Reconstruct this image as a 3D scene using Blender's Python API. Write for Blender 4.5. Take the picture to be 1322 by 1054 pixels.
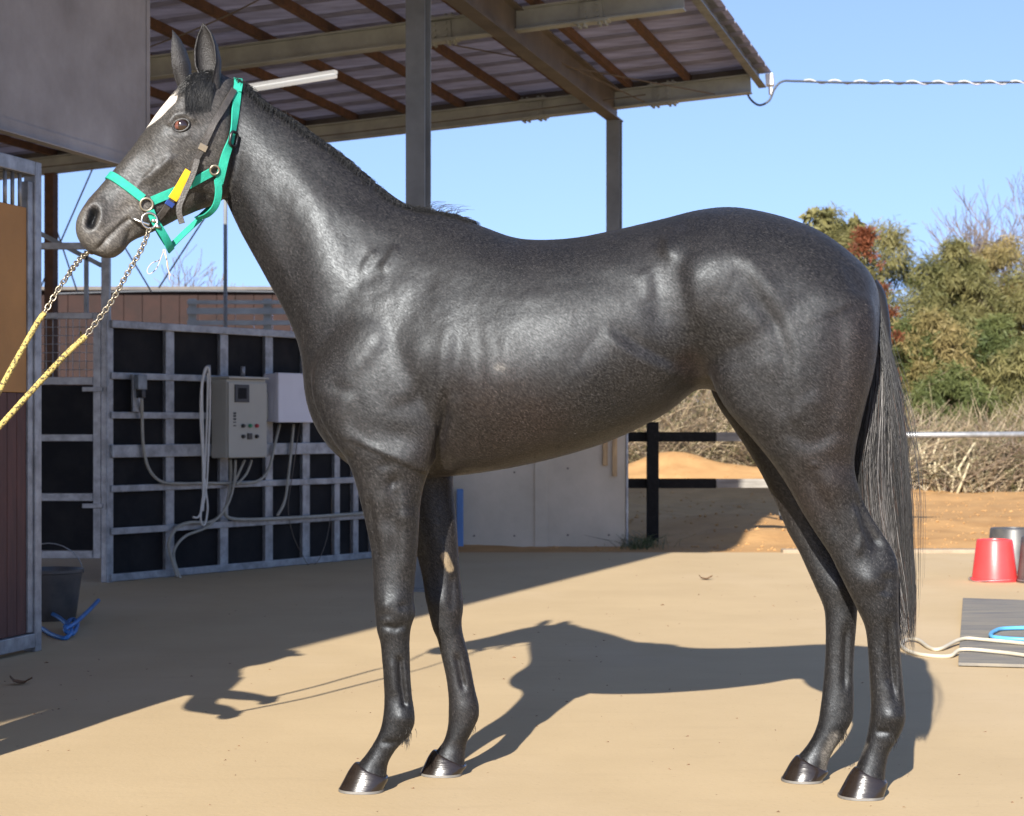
import bpy, bmesh, math, random
import numpy as np
from mathutils import Vector, Matrix, noise
from mathutils.bvhtree import BVHTree

for o in list(bpy.data.objects):
    bpy.data.objects.remove(o, do_unlink=True)
random.seed(7)
rng = np.random.default_rng(7)
SC = bpy.context.scene
COL = SC.collection
R = math.radians

# ------------------------------------------------------------------ camera
CAMH, FPX, CX, HY = 1.03, 2340.0, 661.0, 550.0
cam_data = bpy.data.cameras.new('camera')
cam_data.sensor_fit = 'HORIZONTAL'
cam_data.sensor_width = 36.0
cam_data.lens = FPX / 1322 * 36.0
cam_data.shift_y = (HY - 527) / 1322
cam_data.clip_start = 0.05
cam_data.clip_end = 2000
cam_data.dof.use_dof = True
cam_data.dof.focus_distance = 5.05
cam_data.dof.aperture_fstop = 9.0
cam = bpy.data.objects.new('camera', cam_data)
COL.objects.link(cam)
cam.location = (0, 0, CAMH)
cam.rotation_euler = (R(90), 0, 0)
SC.camera = cam

# ------------------------------------------------------------------ sky, sun, exposure
SUN_EL = R(25.7)
SUN_AZ = math.atan2(0.27, 1.0)          # light travels towards +Y, a little towards +X
ld = Vector((math.sin(SUN_AZ) * math.cos(SUN_EL), math.cos(SUN_AZ) * math.cos(SUN_EL), -math.sin(SUN_EL)))
world = bpy.data.worlds.new('World')
SC.world = world
world.use_nodes = True
wn = world.node_tree.nodes
wl = world.node_tree.links
sky = wn.new('ShaderNodeTexSky')
sky.sky_type = 'NISHITA'
sky.sun_disc = False
sky.sun_elevation = SUN_EL
sky.sun_rotation = math.atan2(-ld.x, -ld.y)
sky.air_density = 1.0
sky.dust_density = 0.3
sky.ozone_density = 3.6
sky.altitude = 50
bg = wn['Background']
bg.inputs['Strength'].default_value = 0.122
stc = wn.new('ShaderNodeTexCoord')
smp = wn.new('ShaderNodeMapping')                 # the whole dome is lifted a little: clear winter air down to the horizon
smp.inputs['Scale'].default_value = (1, 1, 0.8)
smp.inputs['Location'].default_value = (0, 0, 0.235)
wl.new(stc.outputs['Generated'], smp.inputs['Vector'])
wl.new(smp.outputs[0], sky.inputs['Vector'])
stn = wn.new('ShaderNodeMix')
stn.data_type = 'RGBA'
stn.blend_type = 'MULTIPLY'
stn.inputs[0].default_value = 1.0
stn.inputs[7].default_value = (1.14, 0.99, 0.99, 1)
wl.new(sky.outputs[0], stn.inputs[6])
wl.new(stn.outputs[2], bg.inputs['Color'])
sun_data = bpy.data.lights.new('sun', 'SUN')
sun_data.energy = 5.0
sun_data.angle = R(0.5)
sun_data.color = (1.0, 0.945, 0.86)
sun = bpy.data.objects.new('sun', sun_data)
COL.objects.link(sun)
sun.rotation_euler = ld.to_track_quat('-Z', 'Y').to_euler()
SC.view_settings.view_transform = 'Standard'
SC.view_settings.look = 'None'
SC.view_settings.gamma = 1.0
SC.view_settings.use_curve_mapping = False
SC.view_settings.exposure = 1.17

# ------------------------------------------------------------------ helpers
def Q(px, py, Y):
    return Vector(((px - CX) / FPX * Y, Y, CAMH + (HY - py) / FPX * Y))

def G(px, py):
    Y = FPX * CAMH / (py - HY)
    return Vector(((px - CX) / FPX * Y, Y, 0.0))

def ray(px, py):
    return Vector(((px - CX) / FPX, 1.0, (HY - py) / FPX))

CAMP = Vector((0, 0, CAMH))

def on_plane(px, py, p0, n):
    d = ray(px, py)
    t = (Vector(p0) - CAMP).dot(n) / d.dot(n)
    return CAMP + d * t

MATS = {}

def mat(name, color, rough=0.6, metal=0.0, var=0.25, scale=6.0, bump=0.0, bscale=40.0, color2=None,
        detail=4.0, stretch=(1, 1, 1), spec=0.5, coat=0.0, thr=None, sheen=0.0, contrast=(0.3, 0.7), trans=0.0, sss=0.0):
    m = bpy.data.materials.new(name)
    m.use_nodes = True
    nt = m.node_tree
    b = nt.nodes['Principled BSDF']
    b.inputs['Roughness'].default_value = rough
    b.inputs['Metallic'].default_value = metal
    b.inputs['Specular IOR Level'].default_value = spec
    if coat:
        b.inputs['Coat Weight'].default_value = coat
        b.inputs['Coat Roughness'].default_value = 0.12
    if sheen:
        b.inputs['Sheen Weight'].default_value = sheen
    tc = nt.nodes.new('ShaderNodeTexCoord')
    mp = nt.nodes.new('ShaderNodeMapping')
    mp.inputs['Scale'].default_value = stretch
    nt.links.new(tc.outputs['Object'], mp.inputs['Vector'])
    n = nt.nodes.new('ShaderNodeTexNoise')
    n.inputs['Scale'].default_value = scale
    n.inputs['Detail'].default_value = detail
    n.inputs['Roughness'].default_value = 0.62
    nt.links.new(mp.outputs[0], n.inputs['Vector'])
    cr = nt.nodes.new('ShaderNodeValToRGB')
    c = Vector(color[:3])
    if color2 is None:
        a_, b_ = c * (1 - var), c * (1 + var)
    else:
        a_, b_ = Vector(color2[:3]), c
    cr.color_ramp.elements[0].color = (*a_, 1)
    cr.color_ramp.elements[1].color = (*[min(1, v) for v in b_], 1)
    cr.color_ramp.elements[0].position = contrast[0]
    cr.color_ramp.elements[1].position = contrast[1]
    nt.links.new(n.outputs['Fac'], cr.inputs['Fac'])
    nt.links.new(cr.outputs['Color'], b.inputs['Base Color'])
    if bump:
        n2 = nt.nodes.new('ShaderNodeTexNoise')
        n2.inputs['Scale'].default_value = bscale
        n2.inputs['Detail'].default_value = 5
        nt.links.new(mp.outputs[0], n2.inputs['Vector'])
        bp = nt.nodes.new('ShaderNodeBump')
        bp.inputs['Strength'].default_value = bump
        bp.inputs['Distance'].default_value = 0.01
        nt.links.new(n2.outputs['Fac'], bp.inputs['Height'])
        nt.links.new(bp.outputs['Normal'], b.inputs['Normal'])
    if trans:
        out = nt.nodes['Material Output']
        tr = nt.nodes.new('ShaderNodeBsdfTranslucent')
        nt.links.new(cr.outputs['Color'], tr.inputs['Color'])
        mx = nt.nodes.new('ShaderNodeMixShader')
        mx.inputs['Fac'].default_value = trans
        nt.links.new(b.outputs[0], mx.inputs[1])
        nt.links.new(tr.outputs[0], mx.inputs[2])
        nt.links.new(mx.outputs[0], out.inputs['Surface'])
    MATS[name] = m
    return m

class MB:
    """collects shapes into one mesh"""
    def __init__(self):
        self.v, self.f = [], []
    def add(self, vs, fs):
        k = len(self.v)
        self.v += [tuple(p) for p in vs]
        self.f += [tuple(i + k for i in f) for f in fs]
        return self
    def hexa(self, p):           # p: 8 points, bottom 4 ccw then top 4
        return self.add(p, [(3, 2, 1, 0), (4, 5, 6, 7), (0, 1, 5, 4), (1, 2, 6, 5), (2, 3, 7, 6), (3, 0, 4, 7)])
    def obox(self, c, ax, ay, az, hx, hy, hz):
        c, ax, ay, az = Vector(c), Vector(ax), Vector(ay), Vector(az)
        p = []
        for s in (-1, 1):
            for (i, j) in ((-1, -1), (1, -1), (1, 1), (-1, 1)):
                p.append(c + ax * hx * i + ay * hy * j + az * hz * s)
        return self.hexa(p)
    def box(self, x0, x1, y0, y1, z0, z1):
        return self.obox(((x0 + x1) / 2, (y0 + y1) / 2, (z0 + z1) / 2), (1, 0, 0), (0, 1, 0), (0, 0, 1), abs(x1 - x0) / 2, abs(y1 - y0) / 2, abs(z1 - z0) / 2)
    def bar(self, a, b, w, h, up=(0, 0, 1)):
        a, b = Vector(a), Vector(b)
        d = (b - a)
        L = d.length
        d.normalize()
        s = d.cross(Vector(up))
        if s.length < 1e-4:
            s = d.cross(Vector((0, 1, 0)))
        s.normalize()
        u = s.cross(d)
        return self.obox((a + b) / 2, d, s, u, L / 2, w / 2, h / 2)
    def tube(self, pts, r, n=8, caps=True, closed=False):
        pts = [Vector(p) for p in pts]
        m = len(pts)
        rr = r if isinstance(r, (list, tuple)) else [r] * m
        vs, fs = [], []
        prev = None
        for i, p in enumerate(pts):
            if closed:
                d = pts[(i + 1) % m] - pts[i - 1]
            else:
                d = pts[min(i + 1, m - 1)] - pts[max(i - 1, 0)]
            if d.length < 1e-9:
                d = Vector((0, 0, 1))
            d.normalize()
            if prev is None:
                s = d.cross(Vector((0.13, 0.27, 1)))
                if s.length < 0.05:
                    s = d.cross(Vector((0, 1, 0.1)))
            else:
                s = prev - d * prev.dot(d)
            s.normalize()
            prev = s
            t = d.cross(s)
            for k in range(n):
                a = 2 * math.pi * k / n
                vs.append(p + (s * math.cos(a) + t * math.sin(a)) * rr[i])
        for i in range(m if closed else m - 1):
            j = (i + 1) % m
            for k in range(n):
                fs.append((i * n + k, i * n + (k + 1) % n, j * n + (k + 1) % n, j * n + k))
        if caps and not closed:
            fs.append(tuple(range(n - 1, -1, -1)))
            fs.append(tuple((m - 1) * n + k for k in range(n)))
        return self.add(vs, fs)
    def lathe(self, prof, c=(0, 0, 0), n=28, closed=False):
        c = Vector(c)
        vs, fs = [], []
        m = len(prof)
        for (r, z) in prof:
            for k in range(n):
                a = 2 * math.pi * k / n
                vs.append(c + Vector((r * math.cos(a), r * math.sin(a), z)))
        for i in range(m - 1):
            for k in range(n):
                fs.append((i * n + k, i * n + (k + 1) % n, (i + 1) * n + (k + 1) % n, (i + 1) * n + k))
        fs.append(tuple(range(n - 1, -1, -1)))
        fs.append(tuple((m - 1) * n + k for k in range(n)))
        return self.add(vs, fs)
    def build(self, name, material, parent=None, smooth=False, bevel=0.0):
        me = bpy.data.meshes.new(name)
        me.from_pydata(self.v, [], self.f)
        me.validate()
        me.update()
        return link(name, me, material, parent, smooth, bevel)

def link(name, me, material, parent=None, smooth=False, bevel=0.0):
    if bevel:
        bm = bmesh.new()
        bm.from_mesh(me)
        bmesh.ops.recalc_face_normals(bm, faces=bm.faces)
        es = [e for e in bm.edges if len(e.link_faces) == 2 and e.calc_face_angle(0) > 0.6]
        bmesh.ops.bevel(bm, geom=es, offset=bevel, segments=2, affect='EDGES', profile=0.6)
        bm.to_mesh(me)
        bm.free()
    if smooth is True:
        me.polygons.foreach_set('use_smooth', [True] * len(me.polygons))
    elif smooth:
        me.polygons.foreach_set('use_smooth', [True] * len(me.polygons))
        me.set_sharp_from_angle(angle=R(smooth))
    o = bpy.data.objects.new(name, me)
    COL.objects.link(o)
    if material:
        me.materials.append(MATS[material] if isinstance(material, str) else material)
    if parent:
        o.parent = parent
        o.matrix_parent_inverse = Matrix.Translation(-parent.location) if parent.type == 'EMPTY' else Matrix.Identity(4)
    return o

def tag(o, label, cat, group=None):
    o['label'] = label
    o['category'] = cat
    if group:
        o['group'] = group
    return o

def thing(name, label, cat, loc=(0, 0, 0), group=None):
    o = bpy.data.objects.new(name, None)
    o.empty_display_size = 0.1
    COL.objects.link(o)
    o.location = loc
    return tag(o, label, cat, group)

def share(src, name, parent, offset):
    o = bpy.data.objects.new(name, src.data)
    COL.objects.link(o)
    o.parent = parent
    o.matrix_parent_inverse = src.matrix_parent_inverse.copy()
    o.location = src.location + Vector(offset)
    return o

def struct(o):
    o['kind'] = 'structure'
    return o

def catmull(P, k):
    """P: (n,d) array, k sub steps -> smooth curve through the rows (centripetal-ish via uniform CR)"""
    P = np.asarray(P, float)
    n = len(P)
    out = []
    for i in range(n - 1):
        p0 = P[max(i - 1, 0)]
        p1, p2 = P[i], P[i + 1]
        p3 = P[min(i + 2, n - 1)]
        for j in range(k):
            t = j / k
            out.append(0.5 * ((2 * p1) + (p2 - p0) * t + (2 * p0 - 5 * p1 + 4 * p2 - p3) * t * t + (3 * p1 - p0 - 3 * p2 + p3) * t ** 3))
    out.append(P[-1])
    return np.array(out)

def curve_pts(pts, k=8):
    return [Vector(p) for p in catmull([tuple(p) for p in pts], k)]

UP = Vector((0, 0, 1))

def hair_material(name, rough=0.4):
    m = bpy.data.materials.new(name)
    m.use_nodes = True
    b = m.node_tree.nodes['Principled BSDF']
    a = m.node_tree.nodes.new('ShaderNodeAttribute')
    a.attribute_name = 'col'
    m.node_tree.links.new(a.outputs['Color'], b.inputs['Base Color'])
    b.inputs['Roughness'].default_value = rough
    b.inputs['Specular IOR Level'].default_value = 0.6
    MATS[name] = m

hair_material('horse_hair')

def strands(name, parent, paths, material='horse_hair'):
    """paths: list of (points, radius root, radius tip, colour): one mesh of fine three-sided hairs"""
    vs, fs, cl = [], [], []
    for pts, r0, r1, c in paths:
        m = len(pts)
        P = np.array([tuple(p) for p in pts])
        d = np.gradient(P, axis=0)
        d /= np.linalg.norm(d, axis=1)[:, None] + 1e-9
        s = np.cross(d, np.array([0.21, 0.93, 0.3]))
        s /= np.linalg.norm(s, axis=1)[:, None] + 1e-9
        t = np.cross(d, s)
        k0 = len(vs)
        for i in range(m):
            r = r0 + (r1 - r0) * i / (m - 1)
            for a in (0.0, 2.094, 4.189):
                vs.append(tuple(P[i] + (s[i] * math.cos(a) + t[i] * math.sin(a)) * r))
                cl.append((*c, 1))
        for i in range(m - 1):
            for a in range(3):
                q = k0 + i * 3
                fs.append((q + a, q + (a + 1) % 3, q + 3 + (a + 1) % 3, q + 3 + a))
    me = bpy.data.meshes.new(name)
    me.from_pydata(vs, [], fs)
    at = me.color_attributes.new('col', 'FLOAT_COLOR', 'POINT')
    at.data.foreach_set('color', np.array(cl, np.float32).ravel())
    return link(name, me, material, parent, True)

# ================================================================== MATERIALS OF THE YARD
mat('sand_pan', (0.49, 0.368, 0.212), 0.92, color2=(0.43, 0.32, 0.182), scale=1.1, detail=8, bump=0.12, bscale=55, contrast=(0.3, 0.72), spec=0.25)
mat('orange_soil', (0.47, 0.275, 0.115), 0.95, color2=(0.33, 0.185, 0.075), scale=2.2, detail=8, bump=0.8, bscale=16, spec=0.15)
mat('kerb_concrete', (0.27, 0.21, 0.145), 0.9, var=0.2, scale=5, bump=0.3, bscale=60)
mat('galvanised', (0.285, 0.292, 0.298), 0.48, metal=0.55, var=0.28, scale=13, bump=0.06, bscale=60, contrast=(0.35, 0.68))
mat('galvanised_dark', (0.19, 0.21, 0.225), 0.5, metal=0.5, var=0.3, scale=9, bump=0.06, bscale=60)
mat('steel_paint', (0.30, 0.32, 0.305), 0.55, var=0.22, scale=4, detail=7, bump=0.05, bscale=30)
mat('column_paint', (0.155, 0.165, 0.165), 0.5, var=0.25, scale=4, detail=7)
mat('girder_paint', (0.095, 0.082, 0.070), 0.6, var=0.35, scale=3, detail=7, bump=0.1)
mat('rusty_purlin', (0.13, 0.062, 0.030), 0.8, color2=(0.050, 0.028, 0.018), scale=9, detail=8, bump=0.4, bscale=60)
mat('roof_sheet', (0.42, 0.41, 0.475), 0.7, color2=(0.25, 0.243, 0.285), scale=3.0, detail=7, stretch=(1, 5, 1), bump=0.25, bscale=25, trans=0.45)
mat('fascia_sheet', (0.345, 0.33, 0.325), 0.75, color2=(0.19, 0.174, 0.166), scale=1.5, detail=7, stretch=(1, 1, 1), bump=0.1, bscale=90, contrast=(0.3, 0.66))
mat('ochre_board', (0.40, 0.195, 0.055), 0.7, var=0.12, scale=3, bump=0.05)
mat('maroon_board', (0.085, 0.030, 0.020), 0.65, var=0.3, scale=6, stretch=(4, 4, 0.6), bump=0.1)
mat('rubber_black', (0.020, 0.0185, 0.017), 0.8, color2=(0.006, 0.006, 0.007), contrast=(0.4, 0.8), scale=5, detail=8, bump=0.15, bscale=30, spec=0.25)
mat('box_beige', (0.34, 0.325, 0.27), 0.45, var=0.06, scale=3)
mat('box_white', (0.56, 0.55, 0.58), 0.5, var=0.05, scale=3)
mat('plastic_black', (0.012, 0.012, 0.013), 0.35, var=0.3, scale=20)
mat('button_green', (0.01, 0.20, 0.09), 0.3, var=0.1)
mat('button_red', (0.33, 0.015, 0.02), 0.3, var=0.1)
mat('conduit_grey', (0.30, 0.285, 0.235), 0.6, var=0.18, scale=12, bump=0.15, bscale=120)
mat('cord_white', (0.52, 0.50, 0.45), 0.6, var=0.1, scale=20)
mat('wall_concrete', (0.52, 0.45, 0.345), 0.85, color2=(0.37, 0.32, 0.24), scale=2.2, detail=9, bump=0.12, bscale=40, contrast=(0.25, 0.75))
mat('batten_wood', (0.40, 0.26, 0.12), 0.7, var=0.3, scale=6, stretch=(6, 6, 0.7))
mat('black_timber', (0.022, 0.020, 0.018), 0.8, color2=(0.007, 0.0065, 0.006), scale=26, detail=8, contrast=(0.5, 0.8), bump=0.3, spec=0.2)
mat('grey_timber', (0.21, 0.195, 0.17), 0.8, var=0.3, scale=8, stretch=(0.6, 4, 4), bump=0.3)
mat('blue_board', (0.075, 0.17, 0.36), 0.5, var=0.1, scale=4)
mat('red_plastic', (0.62, 0.045, 0.045), 0.38, var=0.12, scale=5, bump=0.03)
mat('dark_plastic', (0.030, 0.031, 0.034), 0.42, var=0.5, scale=8, color2=(0.075, 0.07, 0.065), contrast=(0.4, 0.75))
mat('mat_grey', (0.26, 0.225, 0.165), 0.85, color2=(0.105, 0.105, 0.108), scale=4, detail=8, stretch=(0.5, 3, 1), bump=0.3, bscale=60)
mat('hose_white', (0.46, 0.41, 0.31), 0.5, var=0.1, scale=10)
mat('hose_blue', (0.10, 0.36, 0.62), 0.4, var=0.1, scale=10)
mat('hose_deep_blue', (0.035, 0.16, 0.42), 0.4, var=0.15, scale=10)
mat('lamp_white', (0.75, 0.75, 0.74), 0.35, var=0.04)
mat('rust_wall', (0.030, 0.012, 0.009), 0.9, color2=(0.014, 0.007, 0.006), scale=4, detail=8, bump=0.2)  # rust brown darkened so the shed's shade sits in the colour
mat('cable_black', (0.03, 0.035, 0.045), 0.5, var=0.2)
mat('cable_grey', (0.42, 0.42, 0.44), 0.5, var=0.15)
mat('white_cap', (0.75, 0.75, 0.74), 0.5, var=0.05)
mat('wire_thin', (0.11, 0.09, 0.07), 0.6, var=0.2)
mat('dry_leaf', (0.14, 0.075, 0.035), 0.8, var=0.4, scale=40)
mat('twig_grey', (0.135, 0.105, 0.085), 0.85, var=0.35, scale=3)
mat('bark_grey', (0.165, 0.135, 0.115), 0.85, var=0.3, scale=12, bump=0.3)
mat('straw_twig', (0.40, 0.32, 0.20), 0.85, var=0.35, scale=2)
mat('cane_pale', (0.42, 0.36, 0.23), 0.7, var=0.25, scale=6)
def leaf_mat(name, c1, c2, scale=1.3):
    mat(name, c1, 0.55, color2=c2, scale=scale, detail=6, trans=0.15, contrast=(0.35, 0.65), spec=0.25)
leaf_mat('leaf_olive', (0.215, 0.190, 0.075), (0.095, 0.10, 0.036))
leaf_mat('leaf_green', (0.135, 0.150, 0.050), (0.055, 0.075, 0.024))
leaf_mat('leaf_gold', (0.27, 0.205, 0.085), (0.15, 0.13, 0.048))
leaf_mat('leaf_russet', (0.20, 0.066, 0.030), (0.10, 0.034, 0.016))
leaf_mat('leaf_grass', (0.07, 0.11, 0.02), (0.03, 0.05, 0.01))

# ------------------------------------------------------------------ ground
def grid(name, x0, x1, y0, y1, nx, ny, zf, material, smooth=True):
    xs, ys = np.linspace(x0, x1, nx), np.linspace(y0, y1, ny)
    vs = [(x, y, zf(x, y)) for y in ys for x in xs]
    fs = [(j * nx + i, j * nx + i + 1, (j + 1) * nx + i + 1, (j + 1) * nx + i) for j in range(ny - 1) for i in range(nx - 1)]
    me = bpy.data.meshes.new(name)
    me.from_pydata(vs, [], fs)
    return link(name, me, material, None, smooth)

struct(grid('ground', -400, 400, -150, 900, 3, 3, lambda x, y: -0.012, 'orange_soil'))
struct(grid('yard', -30, 30, -25, 14.75, 3, 3, lambda x, y: 0.0, 'sand_pan'))

# ground material: add worn lighter streaks, fine grit and faint tracks
def enrich_yard():
    m = MATS['sand_pan']
    nt = m.node_tree
    b = nt.nodes['Principled BSDF']
    src = b.inputs['Base Color'].links[0].from_socket
    tc = nt.nodes.new('ShaderNodeTexCoord')
    def nz(scale, st, detail=5):
        mp = nt.nodes.new('ShaderNodeMapping')
        mp.inputs['Scale'].default_value = st
        nt.links.new(tc.outputs['Object'], mp.inputs['Vector'])
        n = nt.nodes.new('ShaderNodeTexNoise')
        n.inputs['Scale'].default_value = scale
        n.inputs['Detail'].default_value = detail
        nt.links.new(mp.outputs[0], n.inputs['Vector'])
        return n.outputs['Fac']
    def ov(src, fac_src, p0, p1, col, k):
        r = nt.nodes.new('ShaderNodeValToRGB')
        r.color_ramp.elements[0].position = p0
        r.color_ramp.elements[0].color = (0, 0, 0, 1)
        r.color_ramp.elements[1].position = p1
        r.color_ramp.elements[1].color = (k, k, k, 1)
        nt.links.new(fac_src, r.inputs[0])
        x = nt.nodes.new('ShaderNodeMix')
        x.data_type = 'RGBA'
        nt.links.new(r.outputs[0], x.inputs[0])
        nt.links.new(src, x.inputs[6])
        x.inputs[7].default_value = (*col, 1)
        return x.outputs[2]
    src = ov(src, nz(0.7, (1, 0.5, 1), 7), 0.52, 0.75, (0.54, 0.42, 0.28), 0.5)
    src = ov(src, nz(7, (0.35, 2.2, 1), 8), 0.56, 0.74, (0.37, 0.275, 0.160), 0.22)
    src = ov(src, nz(60, (1, 1, 1), 4), 0.62, 0.80, (0.22, 0.155, 0.090), 0.35)
    src = ov(src, nz(140, (1, 1, 1), 3), 0.64, 0.80, (0.55, 0.45, 0.31), 0.35)
    nt.links.new(src, b.inputs['Base Color'])
enrich_yard()

def soil_h(x, y):
    n = noise.fractal(Vector((x * 0.55, y * 0.55, 0.3)), 1.0, 2.0, 5)
    n2 = noise.noise(Vector((x * 2.6, y * 2.6, 4.0)))
    edge = min(1, max(0, (y - 14.95) / 1.1))
    lift = 0.05 + 0.004 * (y - 15)
    m = 0.0
    for (mx, my, rx, ry, hh) in ((2.2, 17.4, 0.9, 0.9, 0.10), (2.3, 27.2, 0.75, 1.1, 0.50), (3.4, 26.6, 1.0, 0.9, 0.22), (1.2, 26.5, 0.8, 0.9, 0.2), (4.6, 26.0, 1.2, 0.8, 0.22), (5.4, 17.6, 1.6, 1.0, 0.06), (4.6, 22.5, 2.4, 1.5, 0.05)):
        q = ((x - mx) / rx) ** 2 + ((y - my) / ry) ** 2
        m += hh * math.exp(-q)
    return max(-0.005, edge * (lift + m + 0.09 * n + 0.035 * n2) - (1 - edge) * 0.006)
struct(grid('soil_bank', -14, 22, 14.80, 40, 190, 130, soil_h, 'orange_soil'))
cd = MB()
for k in range(1500):
    y = 15.0 + 12 * random.random() ** 1.3
    x = random.uniform(0.02, 0.32) * y
    s_ = random.uniform(0.005, 0.018) * (2.0 if random.random() < 0.05 else 1)
    c = Vector((x, y, soil_h(x, y) + s_ * 0.2))
    vs = [c + Vector((s_ * random.uniform(0.6, 1.2), 0, 0)), c + Vector((0, s_ * random.uniform(0.6, 1.2), 0)), c - Vector((s_ * random.uniform(0.6, 1.2), 0, 0)), c - Vector((0, s_, 0)), c + Vector((0.3 * s_, 0, s_ * 0.8)), c - Vector((0, 0, s_))]
    cd.add(vs, [(0, 1, 4), (1, 2, 4), (2, 3, 4), (3, 0, 4), (1, 0, 5), (2, 1, 5), (3, 2, 5), (0, 3, 5)])
cd.build('soil_clods', 'orange_soil')['kind'] = 'stuff'
kx = MB()
kx.box(Q(1010, 0, 14.7).x, 24, 14.66, 14.80, -0.05, 0.03)
struct(kx.build('kerb', 'kerb_concrete', None, False, 0.012))

# ------------------------------------------------------------------ canopy roof
BC = Vector((2.20, 16.50, 0))
BU = Vector((0.28, 1.0, 0)).normalized()          # along the eaves, away from the camera
BW = Vector((-BU.y, BU.x, 0))                        # down the roof slope, to the left
SLOPE = 0.065

def W(t, d, z=0.0, rel=True):
    """t metres from the right eave, d metres along, z above the beam underside (rel) or the ground"""
    p = BC + BW * t + BU * d
    return Vector((p.x, p.y, (4.06 - SLOPE * t + z) if rel else z))

BWS = Vector((BW.x, BW.y, -SLOPE)).normalized()
BN = BU.cross(BWS)
if BN.z < 0:
    BN = -BN
canopy = thing('canopy_roof', 'steel framed lean-to roof with rusty purlins over the left of the yard', 'roof', W(1.306, 0, 0, False))

def hbeam(a, b, depth, width, web, fl, up):
    m = MB()
    a, b, up = Vector(a), Vector(b), Vector(up)
    m.bar(a + up * (fl / 2), b + up * (fl / 2), width, fl, up)
    m.bar(a + up * (depth - fl / 2), b + up * (depth - fl / 2), width, fl, up)
    m.bar(a + up * depth / 2, b + up * depth / 2, web, depth - 2 * fl - 0.002, up)
    return m

TMAX, DMIN = 12.0, -10.4
nb = 4
for i in range(nb):
    d = -3.42 * i
    bo = hbeam(W(0.02, d), W(TMAX, d), 0.17, 0.11, 0.012, 0.012, BN).build('beam', 'steel_paint', canopy)
    if i < 3:
        for t in (0.83, 2.065) if i == 0 else (0.71, 1.88):
            pl = MB()
            for s in (-1, 1):
                pl.obox(W(t, d) + BN * 0.085 + BU * (0.0145 * s), BWS, BN, BU, 0.085, 0.066, 0.0055)
            for s in (0.001, 0.169):
                pl.obox(W(t, d) + BN * (s + (-0.006 if s < 0.1 else 0.006)), BWS, BU, BN, 0.13, 0.053, 0.005)
            po = pl.build('splice_plate', 'steel_paint', bo)
            bl = MB()
            for q in (-0.045, 0.045):
                for z in (0.04, 0.085, 0.13):
                    c = W(t + q, d) + BN * z - BU * 0.021
                    bl.tube([c, c - BU * 0.016], 0.013, 6)
            for q in (-0.10, -0.055, 0.055, 0.10):
                for z in (-0.020, 0.187):
                    for w_ in (-0.03, 0.03):
                        c = W(t + q, d) + BN * z + BU * w_
                        bl.tube([c - BN * 0.012, c + BN * 0.012], 0.013, 6)
            bl.build('bolt', 'steel_paint', bo)
# girder and columns
gd = MB()
gi = hbeam(W(1.298, 0.10, -0.11), W(1.298, DMIN, -0.11), 0.28, 0.13, 0.014, 0.014, (0, 0, 1))
gi.build('girder', 'girder_paint', canopy)
for k in range(2):
    base = W(1.298, -5.70 * k, 0, False)
    top = W(1.298, -5.70 * k, -0.112)
    c = MB()
    h = 0.125
    for s in (-1, 1):
        c.obox((base + top) / 2 + BU * (s * 0.058), BW, BU, UP, 0.0625, 0.0045, top.z / 2)
    c.obox((base + top) / 2, BU, BW, UP, 0.0532, 0.0035, top.z / 2)
    co = c.build('column', 'column_paint', canopy)
    MB().obox(base + Vector((0, 0, 0.008)), BW, BU, UP, 0.12, 0.12, 0.008).build('base_plate', 'column_paint', co)
for t in (7.15, 11.5):
    for d in (0.0, -10.26):
        if t < 8 and d < -5:
            continue
        base, top = W(t, d, 0, False), W(t, d, -0.002)
        MB().obox((base + top) / 2, BW, BU, UP, 0.05, 0.05, top.z / 2).build('column', 'rusty_purlin', canopy)
# purlins
pm = MB()
a, b = W(0, 0.42) + BN * 0.2065, W(0, DMIN) + BN * 0.2065
pm.obox((a + b) / 2, BU, BWS, BN, (a - b).length / 2, 0.004, 0.0345)
pm.obox((a + b) / 2 - BN * 0.030 + BWS * 0.024, BU, BWS, BN, (a - b).length / 2, 0.02, 0.004)
pm.obox((a + b) / 2 + BN * 0.030 + BWS * 0.024, BU, BWS, BN, (a - b).length / 2, 0.02, 0.004)
p0 = None
for k in range(1, 21):
    off = BWS * (0.03 + 0.545 * k)
    if p0 is None:
        vs = pm.v
        pm2 = MB()
        pm2.v, pm2.f = [tuple(Vector(v) + off) for v in pm.v], pm.f
        p0 = pm2.build('purlin', 'rusty_purlin', canopy)
    else:
        share(p0, 'purlin', canopy, BWS * (0.545 * (k - 1)))
# eave channel on the right
ec = MB()
ec.obox((a + b) / 2 - BN * 0.010, BU, BWS, BN, (a - b).length / 2 + 0.02, 0.005, 0.075)
ec.obox((a + b) / 2 - BN * 0.081 - BWS * 0.030, BU, BWS, BN, (a - b).length / 2 + 0.02, 0.035, 0.004)
ec.obox((a + b) / 2 + BN * 0.060 - BWS * 0.030, BU, BWS, BN, (a - b).length / 2 + 0.02, 0.035, 0.004)
ec.build('eave_channel', 'galvanised_dark', canopy)
wc = MB()
wc.obox(W(-0.10, 0.45) + BN * 0.19, BWS, BU, BN, 0.035, 0.05, 0.055)
wc.tube([W(-0.10, 0.45) + BN * 0.13, W(-0.10, 0.45) + BN * 0.05], 0.02, 8)
wc.build('gutter_end', 'white_cap', canopy, False, 0.006)
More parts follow.
